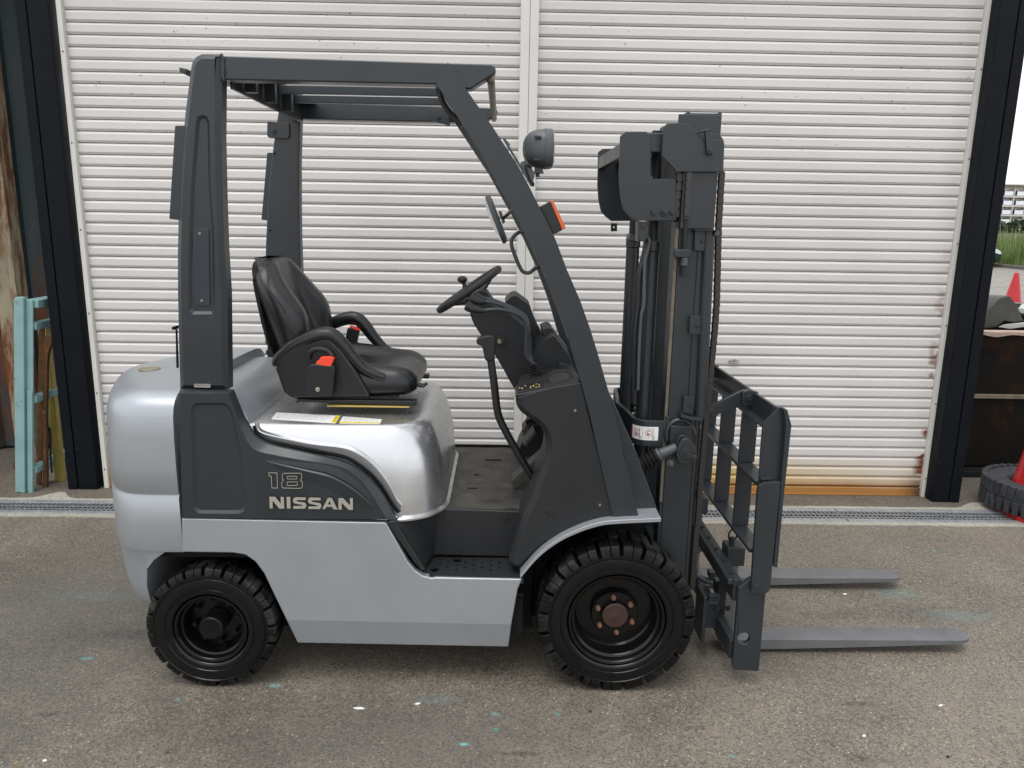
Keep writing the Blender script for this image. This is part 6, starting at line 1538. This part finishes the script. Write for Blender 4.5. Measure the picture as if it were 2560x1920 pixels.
# top angle, two rails, vertical bars of the load backrest
tz = [(0.921, 1.024)][0]
ZT = tz[1]
xa_ = [(0.877, 0.971)][0][0]
b = MB(); b.box(tz[0] - .012, tz[0] + .0, .068, W2 - .068, ZT - .070, ZT + .004); b.box(xa_ - .002, tz[0] - .0125, .068, W2 - .068, ZT - .070, ZT - .062); part('backrest_top_angle', b, 'dark', .002)
h1z, h2z = .752, .505
for zz in (h1z, h2z):
    b = MB(); b.box(.868, .926, .0685, W2 - .0685, zz, zz + .014); part('backrest_rail', b, 'dark', .002)
for yb_ in (.279, .532, .791):
    b = MB(); b.box(.874, .932, yb_ - .007, yb_ + .007, h1z + .0145, ZT - .0705); b.box(.872, .930, yb_ - .007, yb_ + .007, h2z + .0145, h1z - .0005); part('backrest_bar', b, 'dark', .002)
# stay links from mast to backrest
lk = [(0.752, 0.956), (0.756, 0.971), (0.856, 1.024), (0.876, 1.034), (0.895, 1.036), (0.902, 0.979), (0.860, 0.968), (0.794, 0.943), (0.781, 0.932), (0.763, 0.931)]
for s_ in (1, -1):
    Y = (lambda y: y) if s_ == 1 else (lambda y: W2 - y)
    b = MB(); b.prism(rnd(lk, .006, 2), *sorted((Y(.288), Y(.304)))); LK = part('backrest_link', b, 'dark', .003)
    l2 = [(0.868, 1.029), (0.888, 1.039), (0.928, 1.030), (0.922, 1.014), (0.914, 0.982), (0.883, 0.977), (0.871, 0.981)]; b = MB(); b.prism(rnd(l2, .006, 2), *sorted((Y(.270), Y(.2865)))); part('link_ear', b, 'dark', .003, parent=LK)
    for p, y in (([(0.764, 0.957)][0], .278), ([(0.892, 1.009)][0], .262)):
        b = MB(); b.prism(disc(p[0], p[1], .0115, 18), *sorted((Y(y), Y(y + .01)))); part('link_pin', b, 'dark', .0015, parent=LK)
# fork bars
fb = [(0.845, 0.370), (0.871, 0.407)]
b = MB(); b.box(.826, .856, .077, W2 - .077, .318, .400); b.box(.806, .8255, .077, W2 - .077, .380, .400); UB = part('upper_fork_bar', b, 'dark', .003)
b = MB()
nt_ = 0
for i in range(9):
    y = .12 + i * .105; b.box(.828, .842, y, y + .010, .4005, .406)
part('fork_notch_pins', b, 'dark', .001, parent=UB)
b = MB(); b.box(.830, .862, .077, W2 - .077, .095, .165); part('lower_fork_bar', b, 'dark', .003)
for s_ in (1, -1):
    Y = (lambda y: y) if s_ == 1 else (lambda y: W2 - y)
    vp = [(0.736, 0.322), (0.780, 0.249), (0.791, 0.249), (0.791, 0.063), (0.764, 0.063), (0.743, 0.160)]
    b = MB(); b.box(.770, .785, *sorted((Y(.225), Y(.335))), .066, .252); part('carriage_upright', b, 'dark', .003)
    b = MB(); b.box(.7855, .8255, *sorted((Y(.213), Y(.235))), .240, .268); part('carriage_cross_plate', b, 'dark', .003)
    b = MB(); b.box(.7855, .8295, *sorted((Y(.238), Y(.258))), .12, .22); part('carriage_web', b, 'dark', .003)
    b = MB(); b.cyl((.70, Y(.30), .30), (.70, Y(.33), .30), .045, 24); b.cyl((.70, Y(.30), .48), (.70, Y(.33), .48), .045, 24); part('carriage_roller', b, 'plastic', .002)
    b = MB()
    for p in [(0.824, 0.205), (0.865, 0.207)]: hexbolt(b, p[0], p[1], Y(.232), .0085, .008, -s_)
    part('plate_bolt', b, 'dark', .0006)
# fork heel parts seen past the wheel: curved hose guard
b = MB(); b.tube([(p[0], .60, p[1]) for p in spl([(0.830, 0.266), (0.850, 0.281), (0.874, 0.287)], 5)], .014, 10); part('hose_guard', b, 'lampshell', 0)
b = MB(); b.tube([(p[0], .50, p[1]) for p in spl([(0.808, 0.214), (0.841, 0.191), (0.884, 0.178)], 5)], .014, 10); part('hose_guard', b, 'lampshell', 0)
b = MB(); q = [(0.857, 0.242), (0.895, 0.242), (0.900, 0.184), (0.861, 0.184)]; b.prism(q, .38, .42); q = [(0.860, 0.230), (0.908, 0.230), (0.910, 0.200), (0.863, 0.200)]; b.prism(q, .48, .52); part('carriage_block', b, 'dark', .003)

def fork(y0, y1, label):
    b = MB(); n_ = 26
    xh, xt = .875, 1.845
    prof_ = []
    rings = []
    for i in range(n_ + 1):
        tt = 1 - (1 - i / n_) ** 2.2; x = xh + (xt - xh) * tt
        zt_ = .056 + .004 * tt; zb_ = .014 + .030 * max(0, (tt - .15) / .85) ** 1.2
        wv = 1.0
        d_ = (x - (xt - .075)) / .075
        hw_ = (y1 - y0) / 2
        if d_ > 0: hw_ *= max(.28, math.sqrt(max(0.0, 1 - (d_ * .97) ** 2.6)))
        yc_ = (y0 + y1) / 2
        rings.append([(x, yc_ - hw_, zb_ + .002), (x, yc_ - hw_, zt_ - .001), (x, yc_ - hw_ + .003, zt_), (x, yc_ + hw_ - .003, zt_), (x, yc_ + hw_, zt_ - .001), (x, yc_ + hw_, zb_ + .002)])
    b.loft(rings)
    F_ = part('fork', b, 'fork', 0, angle=30, label=label)
    b = MB(); b.prism(rnd([(.866, .022), (.866, .36), (.905, .36), (.905, .0565), (.91, .0565), (.91, .014), (.88, .014)], [.02, .004, .004, .004, 0, 0, .015]), y0, y1); part('fork_shank', b, 'fork', .003, parent=F_)
    yc_ = y0 + .03
    b = MB(); b.box(.858, .925, y0 - .004, y0 + .075, .361, .434); LKB = part('fork_hook', b, 'dark', .004, parent=F_)
    b = MB(); b.cyl((.882, yc_, .434), (.882, yc_, .462), .011, 12); b.tube([(.882 + .016 * math.cos(t * math.pi / 10), yc_ - .006 * math.sin(t * math.pi / 10) - .004, .474 + .026 * math.sin(t * math.pi / 10)) for t in range(20)], .0035, 6, closed=True); part('locking_pin', b, 'hose', 0, parent=F_)
fork(.268, .366, 'near fork, pale grey top face')
fork(.790, .888, 'far fork, pale grey top face')
